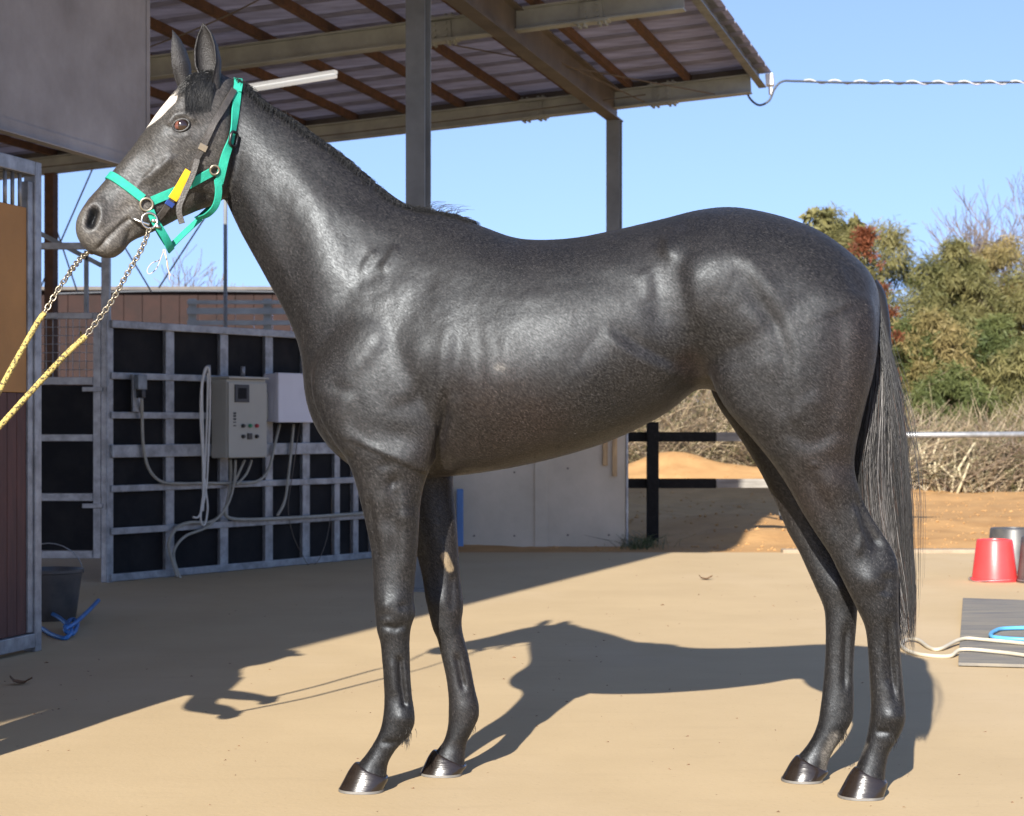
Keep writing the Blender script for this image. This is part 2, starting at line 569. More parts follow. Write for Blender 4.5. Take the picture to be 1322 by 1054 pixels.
# roof sheets: each laps the next with a raised rib
SW = 0.46
sm = MB()
Lh = 6.25
prof = [(-SW / 2, 0.0), (-SW / 2 + 0.02, -0.022), (-SW / 2 + 0.055, -0.022), (-SW / 2 + 0.075, 0.0), (SW / 2 + 0.015, 0.004)]
c0 = W(6.12, 0.25) + BN * 0.262
vs, fs = [], []
for s in (-1, 1):
    for (u_, z_) in prof:
        vs.append(c0 + BWS * (Lh * s) + BU * u_ + BN * z_)
for (u_, z_) in prof:
    pass
for s in (-1, 1):
    for (u_, z_) in prof:
        vs.append(c0 + BWS * (Lh * s) + BU * u_ + BN * (z_ + 0.003))
n5 = len(prof)
for i in range(n5 - 1):
    fs.append((i, n5 + i, n5 + i + 1, i + 1))
    fs.append((2 * n5 + i, 2 * n5 + i + 1, 3 * n5 + i + 1, 3 * n5 + i))
fs += [(0, 2 * n5, 3 * n5, n5), (n5 - 1, 2 * n5 - 1, 4 * n5 - 1, 3 * n5 - 1)]
s0 = sm.add(vs, fs).build('roof_sheet', 'roof_sheet', canopy)
for k in range(1, 24):
    share(s0, 'roof_sheet', canopy, BU * (-SW * k) + BN * (0.0008 * (k % 2)))
# dark timber batten above the far beam
MB().bar(W(0.05, 0.07) + BN * 0.212, W(TMAX, 0.07) + BN * 0.212, 0.04, 0.06, BN).build('closure_strip', 'girder_paint', canopy)
# thin bracing rods under the roof
rod = MB()
rod.tube([W(0.35, -0.05, 0.02), W(1.9, -3.05, 0.05)], 0.006, 5)
rod.tube([W(1.0, -0.06, 0.02), W(1.45, -3.1, 0.05)], 0.006, 5)
rod.build('brace_rod', 'wire_thin', canopy)
ww = curve_pts([W(0.9, -0.5, -0.0), W(3.5, -0.55, -0.045), W(8.0, -0.5, -0.02)], 8)
tag(MB().tube(ww, 0.006, 5).build('thin_wire', 'wire_thin'), 'thin brown wire strung under the far end of the roof', 'wire')
ww = curve_pts([Q(190, 62, 13), Q(260, 35, 12.8), Q(330, 2, 12.6), Q(400, -40, 12.4)], 6)
tag(MB().tube(ww, 0.006, 5).build('thin_wire', 'wire_thin'), 'thin wire rising behind the horse ears to the roof', 'wire')

# the stable roof nearer than the canopy: only its shadow reaches the picture
sr = thing('stable_roof', 'stable roof whose straight edge shades the left of the yard', 'roof', (-4.5, 2.0, 0))
EA, EB = Vector((-0.79, 6.82, 4.22)), Vector((-4.95, -4.70, 4.22))
ed_ = (EB - EA).normalized()
el_ = Vector((ed_.y, -ed_.x, 0))
if el_.x > 0:
    el_ = -el_
el_ = Vector((el_.x, el_.y, -SLOPE))
nseg = 26
for k in range(nseg):
    p, q = EA.lerp(EB, k / nseg), EA.lerp(EB, (k + 0.995) / nseg)
    r_ = [p, q, q + el_ * 9, p + el_ * 9]
    MB().hexa(r_ + [v + UP * 0.02 for v in r_]).build('roof_sheet', 'girder_paint', sr)
for k in range(3):
    p = EA.lerp(EB, 0.1 + 0.4 * k) + el_ * 1.4
    MB().box(p.x - 0.06, p.x + 0.06, p.y - 0.06, p.y + 0.06, 0, p.z).build('column', 'column_paint', sr)

# tube lamp under the second beam, faint glow added to tube and housing
lm_ = MATS['lamp_white'].node_tree.nodes['Principled BSDF']
lm_.inputs['Emission Color'].default_value = (1, 1, 0.97, 1)
lm_.inputs['Emission Strength'].default_value = 0.18
lamp = thing('tube_lamp', 'long white fluorescent tube lamp under the roof behind the horse poll', 'lamp', Q(375, 105, 13.0))
la, lb = Q(318, 117, 13.9), Q(434, 98, 13.6)
MB().bar(la + UP * 0.03, lb + UP * 0.03, 0.05, 0.025).build('housing', 'lamp_white', lamp, False, 0.004)
MB().tube([la, lb], 0.019, 12).build('tube', 'lamp_white', lamp, True)

# ------------------------------------------------------------------ hanging fascia sheet and stall front (upper left)
TF = 2.017
fa = thing('fascia_sheet', 'large grey weathered sheet hanging under the roof above the stall', 'panel', W(TF, -12, 2.35, False))
m = MB()
m.obox((W(TF, -7.97, 0, False) + W(TF, -24, 0, False)) / 2 + UP * 3.16, BU, BW, UP, 8.015, 0.010, 0.78)
m.build('sheet', 'fascia_sheet', fa, False, 0.004)
m = MB()
a, b = W(TF, -7.95, 2.36, False), W(TF, -24, 2.36, False)
m.obox((a + b) / 2 - BW * 0.014, BU, BW, UP, 8.02, 0.006, 0.035)
m.obox((a + b) / 2 - BW * 0.034 - UP * 0.033, BU, BW, UP, 8.02, 0.026, 0.003)
m.build('bottom_angle', 'fascia_sheet', fa)
m = MB()
m.obox(W(TF, -7.975, 3.16, False) - BW * 0.013, BU, BW, UP, 0.018, 0.003, 0.775)
m.build('edge_trim', 'fascia_sheet', fa)

stall = thing('stall_front', 'stall front with ochre board over maroon boards in a galvanised frame', 'stall', W(TF, -9.2, 0, False))
D0, D1 = -9.06, -11.4
def frame_bar(d0, d1, z0, z1, name='frame_bar', th=0.03, par=None, mt='galvanised', t=TF):
    m = MB()
    a, b = W(t, (d0 + d1) / 2, (z0 + z1) / 2, False), 0
    m.obox(a, BU, BW, UP, abs(d1 - d0) / 2, th, abs(z1 - z0) / 2)
    return m.build(name, mt, par or stall, False, 0.004)
frame_bar(D0, D0 - 0.055, 0, 2.235)
frame_bar(D0 - 0.057, D0 - 0.10, 0.09, 2.14, th=0.02)
frame_bar(D1, D1 + 0.06, 0, 2.235)
frame_bar(D0 - 0.057, D1 + 0.062, 2.17, 2.235)
frame_bar(D0 - 0.057, D1 + 0.062, 0.02, 0.085)
frame_bar(D0 - 0.102, D1 + 0.062, 1.18, 2.02, 'ochre_board', 0.012, mt='ochre_board')
k = 0
dd = D0 - 0.103
while dd > D1 + 0.08:
    frame_bar(dd, dd - 0.078, 0.087, 1.178, 'maroon_board', 0.011, mt='maroon_board')
    dd -= 0.081
dd = D0 - 0.14
while dd > D1 + 0.08:
    m = MB()
    p = W(TF, dd, 2.02, False)
    m.tube([p, p + UP * 0.15], 0.009, 8)
    m.build('window_bar', 'galvanised', stall, True)
    dd -= 0.062
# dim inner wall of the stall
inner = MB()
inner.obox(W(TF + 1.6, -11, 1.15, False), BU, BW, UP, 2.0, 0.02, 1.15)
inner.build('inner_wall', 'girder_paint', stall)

# ------------------------------------------------------------------ walker fence
P0 = Vector((-2.66, 11.92, 0))
FD = Vector((0.586, 0.810, 0)).normalized()
FN = Vector((FD.y, -FD.x, 0))
def FP(s, z=0.0, out=0.0):
    return P0 + FD * s + FN * out + UP * z
def s_at(px):
    r = (px - CX) / FPX
    return (r * P0.y - P0.x) / (FD.x - r * FD.y)

wf = thing('walker_fence', 'galvanised steel grid fence with black rubber infill behind the horse', 'fence', FP(1.2))
posts = [s_at(p) for p in (140, 217, 287, 345, 393, 433, 457, 480)]
posts.append(posts[-1] + 0.4)
posts.append(posts[-1] + 0.5)
RAILS = [(0.03, 0.05, 0.02), (0.335, 0.045, 0.02), (0.615, 0.045, 0.02), (0.862, 0.085, 0.028), (1.10, 0.045, 0.02), (1.36, 0.045, 0.02), (1.70, 0.05, 0.028)]
for i, s in enumerate(posts):
    w = (0.05 if i == 0 else 0.078) if i < 5 else 0.06
    MB().obox(FP(s, 0.855, 0.004), FD, FN, UP, w / 2, 0.016, 0.87).build('post', 'galvanised', wf, False, 0.004)
SE = posts[-1]
for (z, h, o) in RAILS:
    MB().obox(FP((SE + posts[0]) / 2, z, o), FD, FN, UP, (SE - posts[0]) / 2, 0.014, h / 2).build('rail', 'galvanised', wf, False, 0.004)
for i in range(len(posts) - 1):
    for j in range(len(RAILS) - 1):
        s0_, s1_ = posts[i] + 0.028, posts[i + 1] - 0.03
        z0_, z1_ = RAILS[j][0] + 0.012, RAILS[j + 1][0] - 0.012
        MB().obox(FP((s0_ + s1_) / 2, (z0_ + z1_) / 2, -0.018), FD, FN, UP, (s1_ - s0_) / 2, 0.006, (z1_ - z0_) / 2).build('rubber_panel', 'rubber_black', wf)

# gate post and gate
gt = thing('walker_gate', 'tall galvanised gate with wire mesh top and three black panels beside the stall', 'gate', FP(-0.3))
gp = G(137, 752)
MB().obox(gp + UP * 1.07, (1, 0, 0), (0, 1, 0), UP, 0.027, 0.027, 1.07).build('gate_post', 'galvanised', gt, False, 0.004)
GY = gp.y
def gbox(x0, x1, y0, y1, name, mt='galvanised', th=0.018, dy=0.0, par=None):
    a, b = Q(x0, y0, GY), Q(x1, y1, GY)
    return MB().box(a.x, b.x, GY - th + dy, GY + th + dy, b.z, a.z).build(name, mt, par or gt, False, 0.003)
gbox(121, 131, 404, 721, 'frame_bar')
gbox(-60, -50, 404, 721, 'frame_bar')
for (y0, y1) in ((404, 412), (487, 497), (561, 570), (637, 647), (711, 721)):
    gbox(-49.5, 120.5, y0, y1, 'frame_bar', th=0.016)
for (y0, y1) in ((497, 561), (570, 637), (647, 711)):
    gbox(-49, 120, y0 + 0.3, y1 - 0.3, 'black_panel', 'rubber_black', 0.005, 0.008)
x = -44
while x < 119:
    gbox(x, x + 1.0, 412.3, 486.7, 'mesh_wire', 'galvanised', 0.003, 0.0)
    x += 8.6
for y in (422, 433, 444, 455, 466, 477):
    gbox(-49, 120, y, y + 1.0, 'mesh_wire', 'galvanised', 0.003, 0.008)
for y in (500, 650):
    gbox(108, 134, y, y + 6, 'latch', 'galvanised', 0.01, -0.035)
a, b = Q(-100, 318, GY), Q(134, 318, GY)
m = MB()
m.box(a.x, b.x, GY - 0.02, GY + 0.02, a.z - 0.022, a.z + 0.022)
m.build('top_rail', 'galvanised', gt, False, 0.003)
MB().bar(Q(20, 285, GY), Q(131, 343, GY), 0.03, 0.03).build('brace', 'galvanised_dark', gt)
MB().box(Q(109, 320, GY).x, Q(114, 320, GY).x, GY - 0.015, GY + 0.015, Q(0, 404, GY).z, Q(0, 324, GY).z).build('upright', 'galvanised_dark', gt)

# ------------------------------------------------------------------ control box, white box, switch, conduits
def fb(s0, s1, z0, z1, o0, o1, name, mt, par, bev=0.004):
    return MB().obox(FP((s0 + s1) / 2, (z0 + z1) / 2, (o0 + o1) / 2), FD, FN, UP, abs(s1 - s0) / 2, abs(o1 - o0) / 2, abs(z1 - z0) / 2).build(name, mt, par, False, bev)
def proj_s(px, out):
    r = (px - CX) / FPX
    q = P0 + FN * out
    return (r * q.y - q.x) / (FD.x - r * FD.y)
def z_at(py, s, out):
    return CAMH + (HY - py) / FPX * FP(s, 0, out).y
cb = thing('control_box', 'beige electric control cabinet with push buttons on the steel grid fence', 'control box', FP(0.9, 0.8, 0.05))
cs0, cs1 = proj_s(296, 0.22), proj_s(346, 0.22)
cz0, cz1 = z_at(592, cs0, 0.22), z_at(489, cs0, 0.22)
fb(cs0, cs1, cz0, cz1, 0.045, 0.195, 'cabinet', 'box_beige', cb, 0.006)
dr = fb(cs0 + 0.004, cs1 - 0.004, cz0 + 0.004, cz1 - 0.025, 0.197, 0.212, 'door', 'box_beige', cb, 0.003)
fb(cs0 - 0.006, cs1 + 0.006, cz1 + 0.001, cz1 + 0.016, 0.04, 0.225, 'rain_cap', 'box_beige', cb, 0.003)
def on_door(px0, px1, py0, py1, th, name, mt, par):
    s0_, s1_ = proj_s(px0, 0.213), proj_s(px1, 0.213)
    return fb(s0_, s1_, z_at(py1, s0_, 0.213), z_at(py0, s0_, 0.213), 0.2125, 0.2125 + th, name, mt, par, 0.0015)
on_door(303, 321, 496.5, 519.5, 0.008, 'window_frame', 'plastic_black', dr)
on_door(306.5, 317.5, 501, 515, 0.0095, 'window_pane', 'rubber_black', dr)
for (bx_, by_, mt_) in ((313.5, 550, 'plastic_black'), (322.5, 550, 'button_green'), (331, 550, 'button_red'), (313.5, 563.7, 'plastic_black'), (331, 563.7, 'plastic_black')):
    s_ = proj_s(bx_, 0.213)
    c = FP(s_, z_at(by_, s_, 0.213), 0.2125)
    MB().tube([c, c + FN * 0.012, c + FN * 0.013, c + FN * 0.020], [0.014, 0.014, 0.010, 0.009], 14).build('push_button', mt_, dr, 40)
on_door(319.3, 324.7, 559.5, 567.5, 0.010, 'rocker_switch', 'plastic_black', dr)
for yy in (532.5, 536, 540, 544.5, 549):
    on_door(301.3, 304.8, yy, yy + (2.6 if yy < 544 else 1.6), 0.0012, 'lettering', 'plastic_black', dr)
for px_ in (269, 313.5):
    s_ = proj_s(px_, 0.12)
    c = FP(s_, cz1 + 0.017, 0.12)
    MB().tube([c, c + UP * 0.075], 0.016, 10).build('conduit_stub', 'galvanised', cb, True)
wb = thing('junction_box', 'white plastic junction box on the fence beside the control cabinet', 'junction box', FP(1.4, 0.9, 0.05))
ws0, ws1 = proj_s(361, 0.20), proj_s(425, 0.20)
wz0, wz1 = z_at(545, ws0, 0.20), z_at(482, ws0, 0.20)
fb(ws0, ws1, wz0, wz1, 0.045, 0.15, 'case', 'box_white', wb, 0.006)
fb(ws0 - 0.006, ws1 + 0.006, wz0 - 0.004, wz1 + 0.004, 0.152, 0.195, 'lid', 'box_white', wb, 0.008)
fb(ws0 - 0.10, ws0 - 0.012, wz0 + 0.02, wz1 - 0.14, 0.045, 0.10, 'side_fitting', 'box_beige', wb, 0.004)
sb = thing('switch_box', 'small grey switch box with lever on the left of the grid fence', 'switch', FP(0.35, 1.1, 0.04))
ss0, ss1 = proj_s(176, 0.09), proj_s(189, 0.09)
fb(ss0, ss1, z_at(532, ss0, 0.09), z_at(483, ss0, 0.09), 0.04, 0.06, 'back_plate', 'galvanised', sb, 0.003)
fb(ss0 + 0.006, ss1 - 0.006, z_at(503, ss0, 0.09), z_at(484, ss0, 0.09), 0.062, 0.105, 'case', 'galvanised_dark', sb, 0.005)
fb(ss0 + 0.025, ss0 + 0.055, z_at(514, ss0, 0.09), z_at(503.5, ss0, 0.09), 0.065, 0.12, 'lever', 'plastic_black', sb, 0.004)

def fpath(pts, out=0.06, k=7):
    res = []
    for p in pts:
        o = p[2] if len(p) > 2 else out
        s_ = proj_s(p[0], o)
        res.append(FP(s_, z_at(p[1], s_, o), o))
    return curve_pts(res, k)
def conduit(pts, r, label, mt='conduit_grey', out=0.06, name='conduit', cat='conduit', ring=True):
    pp = fpath(pts, out)
    rr = [r * (1.0 + (0.07 if (i % 2) else -0.07)) for i in range(len(pp))] if ring else r
    return tag(MB().tube(pp, r, 8).build(name, mt, None, True), label, cat)
conduit([(183, 515, 0.09), (183.5, 540), (185, 575), (192, 605), (208, 622), (235, 624.5), (262, 624), (300, 624), (325, 623), (338, 618), (348, 603), (354, 578), (361, 548)], 0.011, 'flexible conduit looping from the switch box along the fence to the junction box')
conduit([(379, 548), (374, 600), (368, 645), (358, 666)], 0.011, 'flexible conduit dropping from the junction box to the low pipe')
conduit([(297, 594, 0.10), (298, 615), (295, 640), (289, 660), (272, 674), (245, 675), (228, 682), (218, 702), (222, 722), (229, 745, 0.10)], 0.012, 'thick conduit from the cabinet bending down to the ground')
conduit([(304, 594, 0.11), (302, 625, 0.09), (292, 655, 0.08), (268, 680), (240, 692), (226, 708), (225, 724), (233, 747, 0.12)], 0.010, 'second conduit from the cabinet joining the bundle near the ground')
conduit([(316, 594, 0.12), (308, 612, 0.1), (300, 630, 0.09)], 0.009, 'short conduit stub curling out under the cabinet')
conduit([(325, 594, 0.12), (318, 612, 0.1), (305, 626, 0.09)], 0.009, 'short conduit under the right corner of the cabinet')
conduit([(290, 655, 0.075), (294, 668, 0.075), (320, 671, 0.075), (380, 668.5, 0.075), (440, 665, 0.075), (500, 660, 0.075)], 0.013, 'long low conduit running right along the fence behind the foreleg')
conduit([(387, 548), (378, 610), (372, 655), (378, 690), (390, 716), (400, 731), (412, 722), (422, 695), (427, 665)], 0.003, 'thin black wire drooping below the junction box', 'wire_thin', name='thin_cable', cat='cable')
cl = thing('hung_cord', 'looped white cord hanging in a bundle left of the control cabinet', 'cord', FP(0.8, 0.5, 0.2))
for pts in ([(262, 660), (262, 600), (259, 540), (260, 500), (265, 476), (270, 480), (271, 520), (269, 580), (266, 630), (258, 665), (249, 668)],
            [(266, 476), (261, 500), (262, 560), (264, 620), (268, 655), (264, 678), (259, 668), (263, 630), (266, 570), (268, 510), (268, 482)]):
    MB().tube(fpath(pts, 0.24), 0.0075, 8).build('cord', 'cord_white', cl, True)

# ------------------------------------------------------------------ concrete wall, blue board, battens
WY = 15.45
cw = thing('concrete_wall', 'low cast concrete wall with a shallow pilaster behind the horse belly', 'wall', Q(700, 705, WY))
def wbox(x0, x1, z0, z1, y0, y1, name, mt, par, bev=0.006):
    return MB().box(Q(x0, 0, WY).x, Q(x1, 0, WY).x, y0, y1, z0, z1).build(name, mt, par, False, bev)
wbox(440, 698.5, -0.02, 1.25, WY, WY + 0.15, 'wall_panel', 'wall_concrete', cw)
wbox(699, 808, -0.02, 1.25, WY, WY + 0.15, 'wall_panel', 'wall_concrete', cw)
wbox(690, 707, -0.02, 1.25, WY - 0.014, WY - 0.001, 'pilaster', 'wall_concrete', cw)
wbox(808.3, 811, -0.02, 1.27, WY - 0.012, WY + 0.16, 'edge_angle', 'galvanised', cw, 0.002)
for (hx, hy) in ((612, 692), (664, 692), (733, 691), (786, 691), (664, 610), (733, 605)):
    p = Q(hx, hy, WY)
    MB().tube([p + Vector((0, -0.003, 0)), p + Vector((0, 0.01, 0))], 0.009, 10).build('tie_hole', 'girder_paint', cw, 40)
tag(wbox(590, 598.5, 0.0, Q(0, 631, WY).z, WY - 0.10, WY - 0.06, 'blue_board', 'blue_board', None), 'narrow blue board standing against the concrete wall', 'board')
for (x0, x1, y1, lb_) in ((778, 784.5, 601, 'shorter'), (790.5, 796.5, 615, 'longer')):
    a, b = Q(x0, y1, WY), Q(x1, 500, WY)
    tag(MB().box(a.x, b.x, WY - 0.03, WY - 0.004, a.z, b.z).build('wood_batten', 'batten_wood', None, False, 0.003), lb_ + ' of two pale wooden battens fixed to the concrete wall top', 'batten', 'battens on the concrete wall')

# ------------------------------------------------------------------ black timber fence and grey rail
fy = 15.55
bf = thing('timber_fence', 'black painted timber post with two rails fading to bare grey wood', 'fence', Q(842, 705, fy))
a, b = Q(835, 712, fy), Q(850, 545, fy)
MB().box(a.x, b.x, fy - 0.05, fy + 0.05, -0.05, b.z).build('post', 'black_timber', bf, False, 0.008)
a2 = Q(1560, 0, fy)
MB().box(a2.x - 0.05, a2.x + 0.05, fy - 0.05, fy + 0.05, -0.05, b.z).build('post', 'grey_timber', bf, False, 0.008)
for (y0, y1) in ((558, 570.5), (618, 630.5)):
    a, b = Q(806, y1, fy + 0.07), Q(924, y0, fy + 0.07)
    MB().box(a.x, b.x, fy + 0.052, fy + 0.092, a.z, b.z).build('rail', 'black_timber', bf, False, 0.004)
    a, b = Q(924.5, y1 - 0.5, fy + 0.07), Q(1010, y0 + 0.5, fy + 0.07)
    MB().box(a.x, b.x, fy + 0.052, fy + 0.092, a.z, b.z).build('rail', 'grey_timber', bf, False, 0.004)
gr = thing('pipe_rail', 'galvanised pipe rail along the soil bank behind the tail', 'railing', Q(1000, 640, 17.2))
MB().tube([Q(985, 563, 17.2), Q(1500, 560, 17.2)], 0.029, 12).build('pipe', 'galvanised', gr, True)
for px in (1010, 1430):
    p = Q(px, 563, 17.2)
    MB().tube([Vector((p.x, p.y + 0.05, -0.1)), Vector((p.x, p.y + 0.05, p.z))], 0.026, 10).build('pipe_post', 'galvanised', gr, True)

# grass at the post foot
gm = []
for k in range(260):
    p = Q(random.gauss(828, 14), 0, random.uniform(15.05, 15.6))
    p.z = soil_h(p.x, p.y) - 0.01
    h = random.uniform(0.04, 0.15)
    d = Vector((random.gauss(0, 0.4), random.gauss(0, 0.4), 1))
    gm.append(([p, p + d * h * 0.5, p + Vector((d.x * 1.8, d.y * 1.8, 0.85)) * h], 0.003, 0.001, random.choice([(0.05, 0.09, 0.02), (0.03, 0.06, 0.012), (0.2, 0.16, 0.07)])))
o = strands('grass', None, gm)
o['kind'] = 'stuff'

# ------------------------------------------------------------------ buckets, mat, hoses on the right
def bucket(name, c, r_rim, r_base, h, mt, label, group=None, rx=0.0, rz=0.0, handle=True, upside=True):
    t = thing(name, label, 'bucket', c, group)
    m = MB()
    w = 0.005
    prof = [(r_rim + 0.012, 0.0), (r_rim + 0.012, 0.016), (r_rim + 0.003, 0.02), (r_rim, 0.045), (r_base + 0.006, h - 0.012), (r_base, h), (r_base * 0.86, h), (r_base * 0.84, h - 0.008), (0.001, h - 0.008),
            (0.001, h - 0.014), (r_base - w, h - 0.016), (r_rim - w, 0.03), (r_rim + 0.006, 0.0)]
    n = 36
    vs, fs = [], []
    for (r_, z_) in prof:
        z2 = z_ if upside else h - z_
        for k in range(n):
            a = 2 * math.pi * k / n
            v = Vector((r_ * math.cos(a), r_ * math.sin(a), z2))
            v = Matrix.Rotation(rz, 3, 'Z') @ (Matrix.Rotation(rx, 3, 'X') @ v)
            vs.append(Vector(c) + v)
    L_ = len(prof)
    for i in range(L_):
        j = (i + 1) % L_
        for k in range(n):
            fs.append((i * n + k, i * n + (k + 1) % n, j * n + (k + 1) % n, j * n + k))
    m.add(vs, fs).build('shell', mt, t, 35)
    if handle:
        hp = []
        for k in range(15):
            a = math.pi * k / 14
            z2 = (0.02 if upside else h - 0.02)
            v = Vector(((r_rim + 0.014) * math.cos(a), -(r_rim + 0.03) * math.sin(a), (0.003 + 0.015 * abs(math.cos(a))) if upside else z2 + 0.16 * math.sin(a)))
            if not upside:
                v.y *= 0.35
            hp.append(Vector(c) + Matrix.Rotation(rz, 3, 'Z') @ v)
        MB().tube(hp, 0.003, 6).build('handle', 'galvanised', t, True)
    return t
c = G(1284, 750)
bucket('red_bucket', (c.x, c.y, 0.0), 0.145, 0.112, 0.275, 'red_plastic', 'upturned red plastic bucket on the sandy yard', rz=R(-60))
c = G(1345, 752)
bucket('black_bucket', (c.x, c.y, 0.0), 0.155, 0.125, 0.30, 'dark_plastic', 'upturned dusty black bucket cut by the right picture edge', 'dark buckets')
c = G(1316, 742)
bucket('black_bucket', (c.x + 0.02, c.y + 0.22, 0.0), 0.185, 0.155, 0.31, 'dark_plastic', 'wide upturned dark tub behind the red bucket', 'dark buckets', handle=False)
c = G(62, 800)
bk = bucket('black_bucket', (c.x + 0.02, c.y, 0.0), 0.155, 0.12, 0.27, 'dark_plastic', 'upright black bucket in shade by the stall post', 'dark buckets', upside=False)

mt_ = MB()
a, b, c_, d_ = G(1243, 776), G(1420, 782), G(1420, 866), G(1237, 861)
for p in (a, b, c_, d_):
    p.z = 0.004
pv = [d_, c_, b, a] + [p + UP * 0.014 for p in (d_, c_, b, a)]
tag(mt_.hexa(pv).build('ground_mat', 'mat_grey', None, False, 0.003), 'worn grey mat lying on the yard at the right edge', 'mat')
def ghose(pts, r, z=None):
    out = []
    for p in pts:
        q = G(p[0], p[1])
        q.z = r + (p[2] if len(p) > 2 else 0.0)
        out.append(q)
    return curve_pts(out, 9)
tag(MB().tube(ghose([(1400, 846, 0.020), (1322, 839, 0.02), (1270, 834, 0.020), (1242, 833, 0.02), (1214, 841, 0.002), (1200, 839), (1186, 831, 0.006), (1172, 829, 0.004), (1164, 834), (1170, 842), (1190, 848), (1225, 850), (1242, 847, 0.02), (1285, 850, 0.02), (1330, 856, 0.02), (1400, 866, 0.01)], 0.009), 0.009, 8).build('white_hose', 'hose_white', None, True), 'cream hose looped on the ground behind the hind hooves', 'hose')
tag(MB().tube(ghose([(1400, 836, 0.02), (1322, 834, 0.02), (1290, 832, 0.02), (1279, 829, 0.02), (1284, 823, 0.02), (1305, 819, 0.02), (1400, 818, 0.02)], 0.010), 0.010, 8).build('blue_hose', 'hose_blue', None, True), 'light blue hose looped on the grey mat', 'hose')
bh = thing('blue_rope', 'knotted blue hose lying by the black bucket at the stall', 'hose', G(85, 825))
for pts in ([(10, 800, 0.03), (50, 798, 0.03), (68, 803, 0.03), (82, 814, 0.035), (92, 822, 0.02), (84, 827, 0.0), (66, 822, 0.0), (48, 812, 0.0), (20, 812, 0.0)],
            [(84, 820, 0.03), (92, 812, 0.035), (100, 815, 0.03), (94, 824, 0.01), (84, 824, 0.03), (96, 820, 0.045), (112, 806, 0.05), (127, 792, 0.06)]):
    MB().tube(ghose(pts, 0.011), 0.011, 8).build('hose', 'hose_deep_blue', bh, True)

# ------------------------------------------------------------------ power cable to the right of the roof
pc = thing('power_cable', 'twisted power cable running right from the roof corner', 'cable', Q(1000, 104, 16.6))
path = curve_pts([Q(962, 112, 16.6), Q(968, 127, 16.6), Q(980, 136, 16.6), Q(993, 130, 16.6), Q(1000, 115, 16.6), Q(1010, 105.5, 16.6), Q(1030, 105, 16.6), Q(1100, 107, 16.6), Q(1250, 107, 16.7), Q(1500, 104, 16.8)], 12)
MB().tube(path, 0.010, 6).build('core', 'cable_black', pc, True)
tw = []
a, b = Q(1035, 105, 16.58), Q(1500, 104, 16.78)
for k in range(0, 400):
    u = k / 399
    p = a.lerp(b, u)
    x = Q(1035 + 465 * u, 105.2 + (1.8 * math.sin(min(1, u * 2.2) * math.pi * 0.5) if u < 0.5 else 1.8 * (1 - (u - 0.5) * 1.6)), 16.6 + 0.2 * u)
    an = k * 0.22
    tw.append(x + Vector((0, math.cos(an), math.sin(an))) * 0.016)
MB().tube(tw, 0.0075, 5).build('wrap', 'cable_grey', pc, True)

# ------------------------------------------------------------------ shed and poles far left
SY = 24.0
sh = thing('rusty_shed', 'long low rust coloured metal shed behind the walker fence', 'shed', Q(200, 640, SY))
x = 40.0
zt = Q(0, 371, SY).z
while x < 640:
    a, b = Q(x, 0, SY), Q(x + 23.5, 0, SY)
    MB().box(a.x, b.x, SY, SY + 0.04, 0.0, zt - 0.05).build('wall_sheet', 'rust_wall', sh, False, 0.006)
    x += 24
MB().box(Q(36, 0, SY).x, Q(650, 0, SY).x, SY - 0.12, SY + 4, zt - 0.045, zt).build('roof', 'girder_paint', sh)
sf = thing('grey_frame', 'pale grey slatted steel frame in front of the rusty shed', 'frame', Q(300, 640, 21))
for (y0, y1) in ((388, 393), (398, 406), (414, 420)):
    a, b = Q(242, y1, 21), Q(470, y0, 21)
    MB().box(a.x, b.x, 20.97, 21.0, a.z, b.z).build('slat', 'steel_paint', sf)
for px in (243, 340, 440):
    a, b = Q(px, 600, 21), Q(px + 10, 386, 21)
    MB().box(a.x, b.x, 21.003, 21.04, 0, b.z).build('upright', 'steel_paint', sf)
for px, dx, nm in ((291, 2, 'thin steel pole seen under the horse jaw'),):
    p = Q(px, 372, 20)
    tag(MB().tube([Vector((p.x, 20, 0)), Vector((p.x, 20, 4.2))], 0.022, 8).build('steel_pole', 'column_paint', None, True), nm, 'pole')
ug = thing('guy_wires', 'crossing steel guy wires in front of the sky left of the horse', 'wire', Q(200, 640, 19))
for (x0, y0, x1, y1) in ((272, 270, 205, 372), (110, 240, 40, 400), (160, 318, 196, 378), (80, 318, 100, 378)):
    MB().tube([Q(x0 + (x0 - x1) * 0.4, y0 + (y0 - y1) * 0.4, 19.0), Q(x1, y1, 19.0)], 0.009, 5).build('wire', 'column_paint', ug)
ov = curve_pts([Q(60, 380, 22), Q(220, 376, 22), Q(420, 378, 22)], 5)
tag(MB().tube(ov, 0.015, 5).build('overhead_line', 'cable_black', None, True), 'dark cable along the top of the rusty shed', 'cable')
# ================================================================== THE HORSE
M0 = Vector((-0.315, 5.236, 0))
FWD = Vector((-0.9973, 0.0733, 0))
NEAR = Vector((-0.0733, -0.9973, 0))          # horse's left side, towards the camera

def HP(px, py, off=0.0):
    return on_plane(px, py, M0 + NEAR * off, NEAR)

